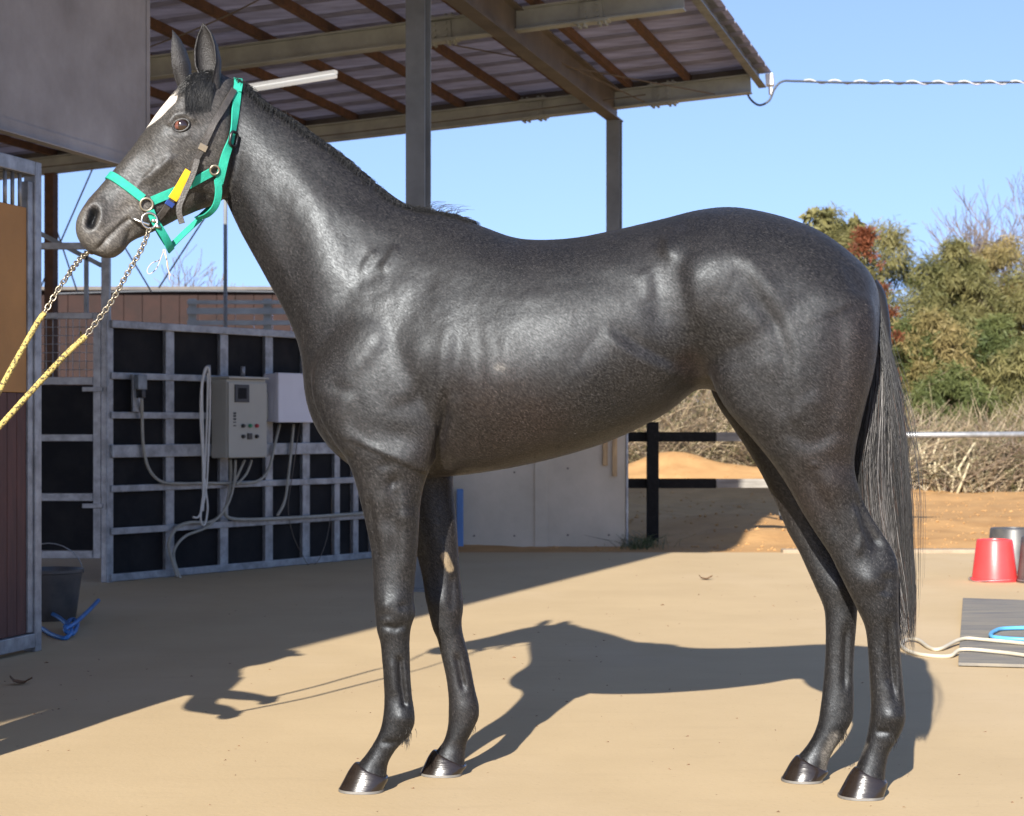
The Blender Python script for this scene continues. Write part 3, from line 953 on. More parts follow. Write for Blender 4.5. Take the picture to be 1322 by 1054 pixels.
def loft(sections, k=6, n=36, cap=True):
    """sections: (A, B, half_width, pA, pB, v0, L): A/B chord ends, L lateral unit vector"""
    rows = []
    for (A, B, hw, pa, pb, v0, L) in sections:
        rows.append([*A, *B, hw, pa, pb, v0, *L])
    D = catmull(rows, k)
    vs, fs = [], []
    for r in D:
        A, B = Vector(r[0:3]), Vector(r[3:6])
        hw, pa, pb, v0 = r[6:10]
        L = Vector(r[10:13]).normalized()
        c, e = (A + B) / 2, (A - B) / 2
        for i in range(n):
            th = 2 * math.pi * i / n
            s, co = math.sin(th), math.cos(th)
            p = pa if s >= 0 else pb
            x = hw * math.copysign(abs(co) ** (2 / p), co)
            yv = math.copysign(abs(s) ** (2 / p), s)
            v = v0 + (1 - v0) * yv if s >= 0 else v0 + (1 + v0) * yv
            vs.append(c + e * v + L * x)
    m = len(D)
    for i in range(m - 1):
        for j in range(n):
            fs.append((i * n + j, i * n + (j + 1) % n, (i + 1) * n + (j + 1) % n, (i + 1) * n + j))
    for i in (0, m - 1):
        cc = sum((vs[i * n + j] for j in range(n)), Vector()) / n
        vs.append(cc)
        q = len(vs) - 1
        for j in range(n):
            a, b = i * n + j, i * n + (j + 1) % n
            fs.append((q, b, a) if i == 0 else (q, a, b))
    return vs, fs

def T(tx, ty, bx, by, hw, pt=2.0, pb=2.0, v0=0.0, off=0.0):
    return (HP(tx, ty, off), HP(bx, by, off), hw, pt, pb, v0, NEAR)

trunk = [
    T(1135, 378, 1131, 445, 0.055, 2, 2),
    T(1123, 353, 1126, 488, 0.135, 2.0, 2, 0.05),
    T(1102, 331, 1111, 522, 0.195, 2.0, 2, 0.05),
    T(1060, 300, 1062, 550, 0.240, 2.0, 2, 0.05),
    T(1010, 280, 1005, 545, 0.262, 1.95, 2.1, 0.05),
    T(950, 268, 950, 520, 0.270, 1.9, 2.1, 0.10),
    T(905, 271, 905, 502, 0.265, 1.9, 2.1, 0.12),
    T(855, 283, 862, 533, 0.258, 1.95, 2.1, 0.0),
    T(795, 297, 800, 565, 0.268, 2.0, 2.1, -0.08),
    T(735, 308, 738, 586, 0.280, 2.0, 2.15, -0.10),
    T(672, 308, 672, 602, 0.280, 1.85, 2.15, -0.12),
    T(622, 291, 612, 612, 0.262, 1.65, 2.0, -0.12),
    T(582, 277, 560, 617, 0.232, 1.55, 1.75, -0.05),
    T(547, 271, 508, 617, 0.203, 1.6, 1.6, 0.0),
    T(516, 264, 458, 606, 0.183, 1.7, 1.6, -0.02),
    T(489, 244, 419, 572, 0.163, 1.75, 1.7, -0.08),
    T(461, 221, 398, 526, 0.142, 1.8, 2.0, -0.1),
    T(431, 196, 390, 462, 0.120, 1.8, 2.3, -0.05),
    T(401, 176, 373, 414, 0.100, 1.8, 2.3, 0.0, ),
    T(371, 153, 343, 358, 0.084, 1.85, 2.3, 0.0),
    T(342, 136, 314, 306, 0.074, 1.9, 2.2, 0.05),
    T(318, 116, 294, 264, 0.068, 2.0, 2.2, 0.1),
    T(299, 106, 278, 225, 0.062, 2.0, 2.2, 0.1),
]

def Lg(fx, fy, bx, by, hw, off, pf=2.0, pb=2.0, v0=0.0, side=1):
    return (HP(fx, fy, off * side), HP(bx, by, off * side), hw, pf, pb, v0, NEAR)

near_hind = [
    Lg(965, 335, 1090, 348, 0.040, 0.095),
    Lg(938, 370, 1126, 385, 0.105, 0.135, 2.0, 2.0, -0.1),
    Lg(920, 430, 1133, 432, 0.118, 0.150, 2.0, 2.2, -0.1),
    Lg(915, 480, 1129, 478, 0.112, 0.158, 2.0, 2.3, -0.05),
    Lg(934, 525, 1118, 522, 0.100, 0.160, 2.1, 2.3, 0.0),
    Lg(966, 562, 1109, 562, 0.086, 0.158, 2.1, 2.2, 0.05),
    Lg(993, 594, 1103, 600, 0.072, 0.155, 2.1, 2.1, 0.05),
    Lg(1016, 627, 1110, 634, 0.060, 0.150, 2.1, 1.9, 0.1),
    Lg(1036, 662, 1124, 664, 0.050, 0.145, 2.1, 1.7, 0.15),
    Lg(1055, 692, 1141, 690, 0.042, 0.140, 2.1, 1.6, 0.15),
    Lg(1071, 716, 1155, 714, 0.040, 0.137, 2.1, 1.7, 0.1),
    Lg(1083, 740, 1160, 734, 0.043, 0.134, 2.1, 1.9, 0.05),
    Lg(1095, 764, 1160, 760, 0.044, 0.130, 2.2, 2.1, 0),
    Lg(1107, 788, 1160, 786, 0.040, 0.127, 2.2, 2.1, 0),
    Lg(1117, 812, 1161, 812, 0.034, 0.124, 2.2, 2.1, 0),
    Lg(1121, 848, 1163, 848, 0.030, 0.121, 2.2, 2.1, 0.05),
    Lg(1123, 885, 1166, 885, 0.030, 0.118, 2.2, 2.1, 0.05),
    Lg(1124, 908, 1168, 912, 0.034, 0.116, 2.2, 2.1, 0),
    Lg(1123, 930, 1168, 932, 0.036, 0.115, 2.2, 2.1, 0),
    Lg(1119, 953, 1160, 952, 0.032, 0.114, 2.2, 2.1, 0),
    Lg(1113, 972, 1148, 972, 0.030, 0.113, 2.2, 2.2, 0),
    Lg(1105, 991, 1143, 994, 0.036, 0.112, 2.2, 2.2, 0),
    Lg(1102, 1004, 1142, 1012, 0.041, 0.112, 2.2, 2.2, 0),
]
far_hind = [
    Lg(965, 338, 1075, 348, 0.040, 0.095, side=-1),
    Lg(935, 375, 1100, 385, 0.105, 0.135, 2.0, 2.0, -0.1, -1),
    Lg(917, 430, 1108, 432, 0.118, 0.150, 2.0, 2.2, -0.1, -1),
    Lg(912, 480, 1105, 478, 0.112, 0.158, 2.0, 2.3, -0.05, -1),
    Lg(921, 515, 1095, 522, 0.100, 0.158, 2.1, 2.3, 0.0, -1),
    Lg(942, 548, 1085, 562, 0.086, 0.155, 2.1, 2.2, 0.05, -1),
    Lg(965, 583, 1075, 600, 0.072, 0.150, 2.1, 2.1, 0.05, -1),
    Lg(985, 617, 1078, 632, 0.060, 0.145, 2.1, 1.9, 0.1, -1),
    Lg(1003, 654, 1086, 660, 0.050, 0.140, 2.1, 1.7, 0.15, -1),
    Lg(1016, 685, 1096, 687, 0.042, 0.136, 2.1, 1.6, 0.15, -1),
    Lg(1031, 712, 1104, 712, 0.040, 0.133, 2.1, 1.7, 0.1, -1),
    Lg(1043, 738, 1109, 735, 0.042, 0.130, 2.1, 1.9, 0.05, -1),
    Lg(1054, 762, 1109, 762, 0.043, 0.127, 2.2, 2.1, 0, -1),
    Lg(1064, 787, 1107, 787, 0.040, 0.124, 2.2, 2.1, 0, -1),
    Lg(1066, 815, 1105, 815, 0.034, 0.121, 2.2, 2.1, 0, -1),
    Lg(1065, 855, 1102, 855, 0.029, 0.118, 2.2, 2.1, 0.05, -1),
    Lg(1062, 890, 1102, 892, 0.030, 0.116, 2.2, 2.1, 0.05, -1),
    Lg(1059, 915, 1102, 914, 0.034, 0.115, 2.2, 2.1, 0, -1),
    Lg(1056, 933, 1100, 930, 0.035, 0.114, 2.2, 2.1, 0, -1),
    Lg(1049, 951, 1089, 950, 0.032, 0.113, 2.2, 2.1, 0, -1),
    Lg(1040, 965, 1077, 968, 0.030, 0.112, 2.2, 2.2, 0, -1),
    Lg(1030, 977, 1069, 985, 0.035, 0.111, 2.2, 2.2, 0, -1),
    Lg(1027, 987, 1067, 1001, 0.040, 0.111, 2.2, 2.2, 0, -1),
]
near_fore = [
    Lg(515, 325, 550, 325, 0.016, 0.055),
    Lg(468, 365, 566, 370, 0.050, 0.090),
    Lg(432, 420, 580, 425, 0.080, 0.112),
    Lg(404, 475, 584, 480, 0.088, 0.122, 2, 2.2, 0),
    Lg(405, 520, 580, 525, 0.088, 0.128, 2, 2.2, 0),
    Lg(424, 560, 571, 562, 0.086, 0.132, 2, 2.3, 0),
    Lg(446, 592, 560, 595, 0.080, 0.134, 2.1, 2.2, 0),
    Lg(458, 620, 549, 622, 0.066, 0.137, 2.1, 2.1, 0.05),
    Lg(466, 650, 543, 650, 0.058, 0.137, 2.1, 2.1, 0.05),
    Lg(473, 680, 541, 682, 0.050, 0.136, 2.1, 2.1, 0.05),
    Lg(479, 712, 539, 714, 0.043, 0.135, 2.1, 2.1, 0.0),
    Lg(482, 745, 536, 745, 0.039, 0.134, 2.2, 2.1, 0.0),
    Lg(483, 772, 534, 772, 0.041, 0.133, 2.4, 2.1, 0.0),
    Lg(485, 794, 536, 792, 0.042, 0.132, 2.5, 2.1, 0.0),
    Lg(487, 814, 531, 809, 0.039, 0.131, 2.4, 2.1, 0.0),
    Lg(491, 829, 529, 824, 0.034, 0.130, 2.2, 2.1, 0.0),
    Lg(493, 848, 529, 846, 0.030, 0.130, 2.2, 2.1, 0.05),
    Lg(495, 875, 530, 873, 0.029, 0.129, 2.2, 2.1, 0.05),
    Lg(496, 902, 532, 899, 0.030, 0.128, 2.2, 2.1, 0.05),
    Lg(495, 922, 535, 919, 0.034, 0.128, 2.2, 2.1, 0),
    Lg(491, 942, 535, 935, 0.035, 0.128, 2.2, 2.1, 0),
    Lg(482, 960, 527, 952, 0.031, 0.127, 2.2, 2.1, 0),
    Lg(471, 976, 512, 967, 0.030, 0.127, 2.2, 2.1, 0),
    Lg(461, 988, 501, 986, 0.035, 0.127, 2.2, 2.2, 0),
    Lg(457, 999, 499, 1005, 0.040, 0.127, 2.2, 2.2, 0),
]
far_fore = [
    Lg(515, 325, 550, 325, 0.016, 0.055, side=-1),
    Lg(468, 365, 566, 370, 0.050, 0.090, side=-1),
    Lg(432, 420, 582, 425, 0.082, 0.115, side=-1),
    Lg(412, 475, 588, 480, 0.088, 0.122, 2, 2.2, 0, -1),
    Lg(420, 520, 590, 525, 0.088, 0.128, 2, 2.2, 0, -1),
    Lg(446, 560, 590, 562, 0.083, 0.132, 2, 2.2, 0, -1),
    Lg(475, 592, 587, 595, 0.074, 0.135, 2.1, 2.1, 0, -1),
    Lg(496, 620, 585, 622, 0.062, 0.137, 2.1, 2.1, 0.05, -1),
    Lg(512, 650, 587, 650, 0.053, 0.137, 2.1, 2.1, 0.05, -1),
    Lg(525, 682, 590, 682, 0.047, 0.136, 2.1, 2.1, 0.05, -1),
    Lg(537, 714, 592, 714, 0.042, 0.135, 2.1, 2.1, 0.0, -1),
    Lg(545, 745, 594, 745, 0.038, 0.134, 2.2, 2.1, 0.0, -1),
    Lg(549, 770, 597, 768, 0.040, 0.133, 2.4, 2.1, 0.0, -1),
    Lg(554, 792, 598, 786, 0.041, 0.132, 2.5, 2.1, 0.0, -1),
    Lg(559, 812, 596, 803, 0.038, 0.131, 2.4, 2.1, 0.0, -1),
    Lg(565, 826, 598, 820, 0.033, 0.130, 2.2, 2.1, 0.0, -1),
    Lg(570, 848, 604, 842, 0.030, 0.130, 2.2, 2.1, 0.05, -1),
    Lg(576, 875, 609, 868, 0.029, 0.129, 2.2, 2.1, 0.05, -1),
    Lg(579, 900, 614, 893, 0.030, 0.128, 2.2, 2.1, 0.05, -1),
    Lg(579, 918, 618, 909, 0.034, 0.128, 2.2, 2.1, 0, -1),
    Lg(578, 938, 618, 926, 0.034, 0.128, 2.2, 2.1, 0, -1),
    Lg(573, 956, 610, 944, 0.031, 0.127, 2.2, 2.1, 0, -1),
    Lg(566, 966, 603, 958, 0.030, 0.127, 2.2, 2.1, 0, -1),
    Lg(560, 973, 600, 974, 0.034, 0.127, 2.2, 2.2, 0, -1),
    Lg(557, 982, 600, 990, 0.039, 0.127, 2.2, 2.2, 0, -1),
]

# ---- head: turned a little towards the camera
HYAW = R(19)
HD = Vector((-math.cos(HYAW), -math.sin(HYAW), 0))
HN = Vector((math.sin(HYAW), -math.cos(HYAW), 0))
POLL = HP(300, 108, 0.0)

def HH(px, py, off=0.0):
    return on_plane(px, py, POLL + HN * off, HN)

def Hs(tx, ty, bx, by, hw, pt, pb, v0):
    return (HH(tx, ty), HH(bx, by), hw, pt, pb, v0, HN)

head = [
    Hs(312, 112, 296, 232, 0.055, 2.0, 2.0, 0.1),
    Hs(298, 101, 292, 250, 0.078, 2.0, 2.2, 0.0),
    Hs(272, 94, 283, 262, 0.092, 2.2, 2.0, 0.1),
    Hs(244, 102, 268, 268, 0.100, 2.6, 1.8, 0.30),
    Hs(221, 123, 250, 275, 0.100, 2.8, 1.8, 0.38),
    Hs(202, 147, 233, 282, 0.088, 2.6, 1.9, 0.36),
    Hs(183, 174, 215, 291, 0.070, 2.4, 2.0, 0.20),
    Hs(163, 200, 199, 299, 0.058, 2.4, 2.2, 0.05),
    Hs(143, 224, 183, 306, 0.051, 2.3, 2.3, 0.0),
    Hs(124, 246, 169, 313, 0.050, 2.3, 2.4, 0.05),
    Hs(110, 263, 160, 324, 0.054, 2.4, 2.4, 0.15),
    Hs(100, 281, 147, 333, 0.053, 2.5, 2.3, 0.2),
    Hs(98, 298, 130, 332, 0.044, 2.4, 2.2, 0.1),
    Hs(103, 312, 116, 326, 0.026, 2.2, 2.2, 0.0),
]

tmp = MB()
for sec in (trunk, near_hind, far_hind, near_fore, far_fore, head):
    tmp.add(*loft(sec))
me = bpy.data.meshes.new('horse_base')
me.from_pydata(tmp.v, [], tmp.f)
bm = bmesh.new()
bm.from_mesh(me)
bmesh.ops.recalc_face_normals(bm, faces=bm.faces)
bm.to_mesh(me)
bm.free()
tob = bpy.data.objects.new('horse_base', me)
COL.objects.link(tob)
md = tob.modifiers.new('r', 'REMESH')
md.mode = 'VOXEL'
md.voxel_size = 0.0043
dg = bpy.context.evaluated_depsgraph_get()
body_me = bpy.data.meshes.new_from_object(tob.evaluated_get(dg))
bpy.data.objects.remove(tob, do_unlink=True)
nv = len(body_me.vertices)
V = np.zeros(nv * 3)
body_me.vertices.foreach_get('co', V)
V = V.reshape(-1, 3)
E = np.zeros(len(body_me.edges) * 2, np.int64)
body_me.edges.foreach_get('vertices', E)
E = E.reshape(-1, 2)
DEG = np.bincount(E.ravel(), minlength=nv).astype(float)

def lap(V, w):
    out = np.empty_like(V)
    for a in range(3):
        s = np.bincount(E[:, 0], V[E[:, 1], a], nv) + np.bincount(E[:, 1], V[E[:, 0], a], nv)
        out[:, a] = s / DEG
    return V + (out - V) * w[:, None]

def project(V):
    return np.stack([CX + FPX * V[:, 0] / V[:, 1], HY - FPX * (V[:, 2] - CAMH) / V[:, 1]], 1)

def sstep(a, b, x):
    t = np.clip((x - a) / (b - a), 0, 1)
    return t * t * (3 - 2 * t)

N3, M3 = np.array(NEAR), np.array(M0)
HN3, P3 = np.array(HN), np.array(POLL)
PX = project(V)
is_head = 1 - sstep(288, 302, PX[:, 0])
zone = sstep(640, 560, PX[:, 1]) * (1 - is_head) * (1 - 0.72 * sstep(520, 440, PX[:, 0]) * sstep(420, 330, PX[:, 1]))            # trunk and neck get the long smoothing
for it in range(70):
    w = 0.5 * (zone if it >= 6 else np.ones(nv))
    if it >= 8:
        w = np.maximum(w, 0.5 * sstep(0.3, 0.0, np.abs(it - 8) / 20.0) * sstep(660, 600, PX[:, 1]) * (1 - is_head))
    V = lap(V, w)

def normals(V):
    body_me.vertices.foreach_set('co', V.ravel())
    body_me.update()
    n = np.zeros(nv * 3)
    body_me.vertex_normals.foreach_get('vector', n)
    return n.reshape(-1, 3)

NR = normals(V)
PX = project(V)
lat = (V - M3) @ N3                     # + near side
mir = V.copy()
far_side = lat < 0
mir[far_side] -= 2 * lat[far_side, None] * N3
PM = project(mir)                       # both sides seen as if on the near side
hlat = (V - P3) @ HN3
hm = V.copy()
hf = hlat < 0
hm[hf] -= 2 * hlat[hf, None] * HN3
PHm = project(hm)
side_face = np.abs(NR @ N3)
hside_face = np.abs(NR @ HN3)
cam_face = np.clip(-NR[:, 1], 0, 1)
disp = np.zeros(nv)

def seg_dist(P, poly):
    best = np.full(len(P), 1e9)
    tt = np.zeros(len(P))
    m = len(poly) - 1
    for i in range(m):
        a, b = np.array(poly[i], float), np.array(poly[i + 1], float)
        d = b - a
        t = np.clip(((P - a) @ d) / (d @ d), 0, 1)
        q = np.hypot(*(P - a - t[:, None] * d).T)
        u = q < best
        best[u] = q[u]
        tt[u] = (i + t[u]) / m
    return best, tt

def line(poly, width, mm, P=None, mask=1.0, fade=0.2, sharp=False):
    """groove (mm<0) or ridge (mm>0) along a line drawn on the flank"""
    global disp
    if P is None and not sharp:
        width, mm = width * 1.5, mm * 0.9
    if P is PX:
        mm *= 1.65
    P = PM if P is None else P
    d, t = seg_dist(P, poly)
    f = np.clip(t / fade, 0, 1) * np.clip((1 - t) / fade, 0, 1) if fade else 1.0
    disp += mm * 0.001 * np.exp(-(d / width) ** 2) * f * mask

def bump(x, y, rx, ry, mm, ang=0.0, P=None, mask=1.0):
    global disp
    P = PM if P is None else P
    if P is None:
        mm *= 1.3
    elif P is PX:
        mm *= 1.6
    c, s = math.cos(R(ang)), math.sin(R(ang))
    dx, dy = P[:, 0] - x, P[:, 1] - y
    u, v = dx * c + dy * s, -dx * s + dy * c
    disp += mm * 0.001 * np.exp(-((u / rx) ** 2 + (v / ry) ** 2)) * mask

ms = np.clip(side_face * 1.5 - 0.15, 0, 1) * (1 - is_head)

def step(poly, ref, mm, edge, fall, mask=1.0, fade=(0.25, 0.25), P=None):
    """one muscle lying over its neighbour: raised on the side of ref, dropping off across the line"""
    global disp
    P = PM if P is None else P
    edge = edge * 1.9
    c = catmull(poly, 5)
    best = np.full(len(P), 1e9)
    sd = np.zeros(len(P))
    tt = np.zeros(len(P))
    m = len(c) - 1
    rb, rs = 1e9, 1
    for i in range(m):
        a, d = c[i], c[i + 1] - c[i]
        l2 = d @ d
        t = np.clip(((P - a) @ d) / l2, 0, 1)
        w = P - a - t[:, None] * d
        q = np.hypot(w[:, 0], w[:, 1])
        cr = d[0] * (P[:, 1] - a[1]) - d[1] * (P[:, 0] - a[0])
        u = q < best
        best[u] = q[u]
        sd[u] = np.sign(cr[u]) * q[u]
        tt[u] = (i + t[u]) / m
        rw = np.array(ref) - a
        tr = min(1, max(0, (rw @ d) / l2))
        rq = np.hypot(*(rw - tr * d))
        if rq < rb:
            rb, rs = rq, np.sign(d[0] * rw[1] - d[1] * rw[0])
    sd = sd * rs
    f = np.ones(len(P))
    if fade[0]:
        f *= sstep(0, fade[0], tt)
    if fade[1]:
        f *= sstep(0, fade[1], 1 - tt)
    prof = sstep(-edge, edge, sd) * np.exp(-np.maximum(sd, 0) / fall) - 0.22 * np.exp(-((sd + edge) / edge) ** 2)
    disp += mm * 0.001 * prof * f * mask

# neck
step([(300, 225), (335, 305), (370, 370), (408, 455)], (420, 300), 9, 7, 42, ms)
line([(288, 262), (322, 330), (352, 385), (388, 455)], 7, 4, mask=ms)
step([(325, 150), (390, 220), (450, 268), (520, 305)], (400, 300), 5, 11, 60, ms)
step([(385, 215), (430, 300), (452, 380)], (380, 300), 6, 14, 45, ms)
line([(350, 190), (400, 290), (430, 380)], 24, 4, mask=ms)
# shoulder
step([(540, 283), (495, 335), (458, 405), (428, 462), (402, 505)], (510, 450), 8, 13, 60, ms, (0.6, 0.3))
line([(515, 318), (492, 352)], 4.5, 5, mask=ms)
line([(486, 322), (464, 356)], 4.5, 4, mask=ms)
step([(560, 320), (525, 385), (485, 450), (440, 505)], (470, 400), 5, 10, 40, ms)
step([(598, 340), (588, 400), (582, 450), (579, 500), (573, 545), (562, 590), (552, 615)], (540, 500), 17, 6, 70, ms, (0.65, 0.05))
line([(576, 500), (571, 545), (562, 588), (556, 612)], 6, -24, mask=ms, fade=0.3, sharp=True)
line([(590, 505), (585, 545), (574, 592)], 6, 5, mask=ms)
step([(444, 548), (475, 575), (505, 589), (530, 596)], (505, 640), 6, 6, 22, ms, (0.3, 0.4))
step([(455, 505), (447, 545), (454, 590)], (425, 540), 8, 6, 30, ms)
step([(402, 545), (428, 575), (452, 596)], (440, 540), 6, 5, 25, ms)
step([(552, 425), (548, 470), (530, 508), (495, 522)], (500, 460), 6, 6, 30, ms)
step([(505, 425), (470, 470), (440, 505)], (450, 430), 4, 8, 30, ms)
bump(545, 470, 34, 50, 6, 12, mask=ms)
bump(412, 500, 18, 24, 6, mask=ms)
bump(512, 562, 30, 16, -7, 12, mask=ms)
bump(505, 480, 75, 60, 7, -35, mask=ms)
bump(600, 590, 24, 20, 4, mask=ms)
bump(620, 420, 40, 70, -4, mask=ms)
bump(640, 500, 40, 60, 4, mask=ms)
# barrel
for i in range(10):
    x = 615 + i * 22
    line([(x - 4, 390), (x + 5, 450), (x + 9, 515), (x + 2, 570)], 6.0, -1.5 + 0.05 * i, mask=ms, fade=0.35)
bump(740, 490, 60, 60, 5, mask=ms)
bump(760, 360, 60, 26, -3, 8, mask=ms)
bump(700, 345, 80, 18, 4, mask=ms)
bump(600, 335, 40, 30, 5, mask=ms)
# flank
step([(778, 422), (812, 448), (848, 467), (888, 482)], (810, 500), 14, 5, 45, ms)
bump(858, 395, 30, 50, -11, -15, mask=ms)
line([(846, 345), (851, 385), (848, 420)], 7, -3, mask=ms)
line([(830, 345), (840, 388)], 8, 3, mask=ms)
bump(864, 322, 13, 18, 8, mask=ms)
line([(884, 292), (868, 315), (858, 336)], 9, 4, mask=ms)
bump(895, 474, 15, 15, -10, mask=ms)
line([(872, 491), (890, 483), (908, 491), (918, 510)], 6, 6, mask=ms)
# haunch
step([(882, 325), (893, 380), (906, 430), (918, 480)], (950, 420), 13, 8, 60, ms)
step([(925, 318), (965, 350), (1000, 400), (1020, 455), (1022, 515), (1008, 560)], (1060, 450), 12, 7, 55, ms)
step([(958, 388), (988, 418), (1008, 452), (1004, 500)], (960, 450), 7, 7, 40, ms)
step([(1083, 375), (1095, 430), (1093, 490), (1081, 545), (1062, 592)], (1115, 470), 9, 8, 40, ms)
step([(1078, 335), (1094, 370), (1106, 395)], (1060, 370), 8, 7, 30, ms)
line([(1020, 350), (1070, 378), (1102, 400)], 14, 4, mask=ms)
bump(1116, 395, 12, 24, 5, mask=ms)
bump(930, 330, 50, 26, 5, 25, mask=ms)
bump(985, 455, 30, 60, 4, -15, mask=ms)
bump(940, 485, 30, 40, 6, mask=ms)
bump(958, 535, 18, 15, 5, mask=ms)
step([(1008, 556), (1035, 580), (1068, 574), (1098, 556)], (1050, 630), 7, 6, 40, ms)
step([(1062, 505), (1035, 520), (1018, 545)], (1060, 560), 5, 6, 30, ms)
bump(1050, 600, 5, 4, 4, mask=ms)
# fleshy unevenness under the coat
uneven = np.array([noise.fractal(Vector((p[0] * 9, p[1] * 9, p[2] * 6)), 1.0, 2.1, 3) for p in V[::1]]) if nv < 500000 else np.zeros(nv)
disp += 0.0022 * uneven * np.clip(side_face * 1.4, 0, 1) * (1 - 0.6 * is_head)
# hind leg, near side
nl = (lat > 0) * cam_face
line([(1035, 600), (1065, 650), (1085, 700)], 10, -4, PX, nl)
bump(1075, 625, 26, 20, 6, 20, PX, nl)
line([(1106, 635), (1121, 678), (1141, 712)], 8, -10, PX, nl)
line([(1100, 650), (1112, 690), (1108, 720)], 5, 4, PX, nl)
bump(1130, 708, 9, 12, -4, 0, PX, nl)
bump(1122, 750, 16, 14, 6, 0, PX, nl)
line([(1146, 740), (1142, 770)], 8, -4, PX, nl)
line([(1148, 795), (1151, 845), (1156, 910)], 4, -7, PX, nl)
line([(1155, 800), (1158, 850), (1161, 905)], 3.5, 3, PX, nl)
line([(1143, 830), (1147, 890)], 5, -3, PX, nl)
bump(1152, 925, 14, 9, 4, 0, PX, nl)
line([(1130, 944), (1150, 946)], 4, -4, PX, nl)
# fore leg, near side
line([(476, 640), (480, 680), (488, 730)], 5, -4, PX, nl)
line([(498, 600), (508, 640), (510, 690), (505, 750)], 8, -3.5, PX, nl)
line([(520, 620), (524, 690), (522, 750)], 9, 3.5, PX, nl)
bump(498, 600, 9, 7, -4, 0, PX, nl)
bump(508, 622, 5, 8, -4, 30, PX, nl)
bump(520, 668, 14, 10, 3, 0, PX, nl)
bump(500, 670, 10, 14, -3, 0, PX, nl)
bump(512, 785, 16, 16, 4, 0, PX, nl)
bump(520, 783, 6, 5, -4, 0, PX, nl)
line([(492, 806), (510, 812), (526, 806)], 4, -4, PX, nl)
line([(516, 846), (519, 885), (524, 915)], 3.6, -7, PX, nl, 0.1)
bump(497, 782, 8, 10, 4, 0, PX, nl)
bump(500, 802, 8, 5, 3, 0, PX, nl)
line([(521, 850), (525, 885), (528, 910)], 3, 2.5, PX, nl)
line([(505, 850), (509, 900)], 5, 2, PX, nl)
bump(520, 928, 12, 9, 3.5, 0, PX, nl)
line([(490, 958), (505, 960), (520, 956)], 4, -3, PX, nl)
# far legs, inner sides
fl = (lat < 0) * cam_face
bump(578, 726, 7, 13, 4, -12, PX, fl)
bump(570, 778, 14, 14, 4, 0, PX, fl)
line([(589, 842), (600, 895)], 4, -6, PX, fl)
line([(585, 740), (582, 790)], 5, -3, PX, fl)
line([(1093, 805), (1091, 895)], 4, -6, PX, fl)
bump(1085, 755, 14, 16, 4, 0, PX, fl)
# head
disp += 0.0011 * is_head * np.array([noise.fractal(Vector((p[0] * 26, p[1] * 26, p[2] * 26)), 1.0, 2.1, 3) if h > 0.01 else 0.0 for p, h in zip(V, is_head)])
jaw_mask = np.clip(side_face * 1.5 - 0.1, 0, 1)
step([(288, 120), (297, 170), (297, 215), (284, 258)], (262, 205), 12, 5, 45, jaw_mask, (0.3, 0.1))
mh = is_head * np.clip(hside_face * 1.6 - 0.1, 0, 1)
line([(226, 200), (206, 218), (187, 238)], 6, 9, PHm, mh)
step([(288, 150), (262, 172), (232, 190)], (255, 215), 5, 5, 40, mh, (0.2, 0.4), PHm)
line([(206, 205), (196, 222), (180, 236), (172, 250)], 2.6, 2.6, PHm, mh)
line([(150, 230), (140, 250), (132, 262)], 8, -3, PHm, mh)
line([(172, 262), (160, 270), (150, 280)], 6, -3, PHm, mh)
line([(128, 312), (140, 298), (152, 287)], 3, -2.5, PHm, mh)
line([(158, 318), (166, 306), (170, 295)], 4, -4, PHm, mh)
line([(232, 222), (207, 246), (190, 262)], 14, -3.5, PHm, mh)
bump(264, 220, 28, 36, 5, 0, PHm, mh)
line([(285, 190), (284, 225), (266, 256)], 6, -4, PHm, mh)
bump(233, 163, 20, 15, -8, 0, PHm, mh)
line([(216, 163), (226, 149), (240, 147), (252, 157)], 5, 8, PHm, mh, 0.1)
line([(218, 170), (232, 177), (248, 172)], 4.5, 3.5, PHm, mh, 0.1)
bump(258, 128, 14, 12, -9, 0, PHm, mh)
bump(250, 196, 14, 20, -3, 40, PHm, mh)
line([(196, 175), (178, 205), (165, 232)], 10, -4, PHm, mh)
line([(205, 165), (182, 200), (160, 230)], 9, 3, PHm, mh)
bump(112, 280, 20, 26, 5, 15, PHm, mh)
bump(121, 276, 5.5, 8, -32, 10, PHm, mh)
bump(117, 288, 5.0, 7, -27, 25, PHm, mh)
line([(113, 268), (122, 264), (130, 274), (130, 288), (123, 299)], 5, 3, PHm, mh, 0.3)
line([(125, 324), (140, 306), (156, 291), (170, 281)], 2.8, -9, PHm, mh, 0.06)
line([(122, 318), (138, 300), (160, 283)], 5, 3, PHm, mh)
bump(148, 318, 16, 8, 5, -30, PHm, mh)
line([(165, 300), (190, 288), (215, 276)], 7, -4, PHm, mh)
line([(214, 235), (232, 212)], 5, -2, PHm, mh)
line([(198, 222), (186, 232), (178, 246)], 2.5, 1.5, PHm, mh)

for it in range(2):
    disp = disp + 0.5 * ((np.bincount(E[:, 0], disp[E[:, 1]], nv) + np.bincount(E[:, 1], disp[E[:, 0]], nv)) / DEG - disp)
V = V + NR * disp[:, None]
V = lap(V, np.full(nv, 0.25))
NR = normals(V)
PX = project(V)

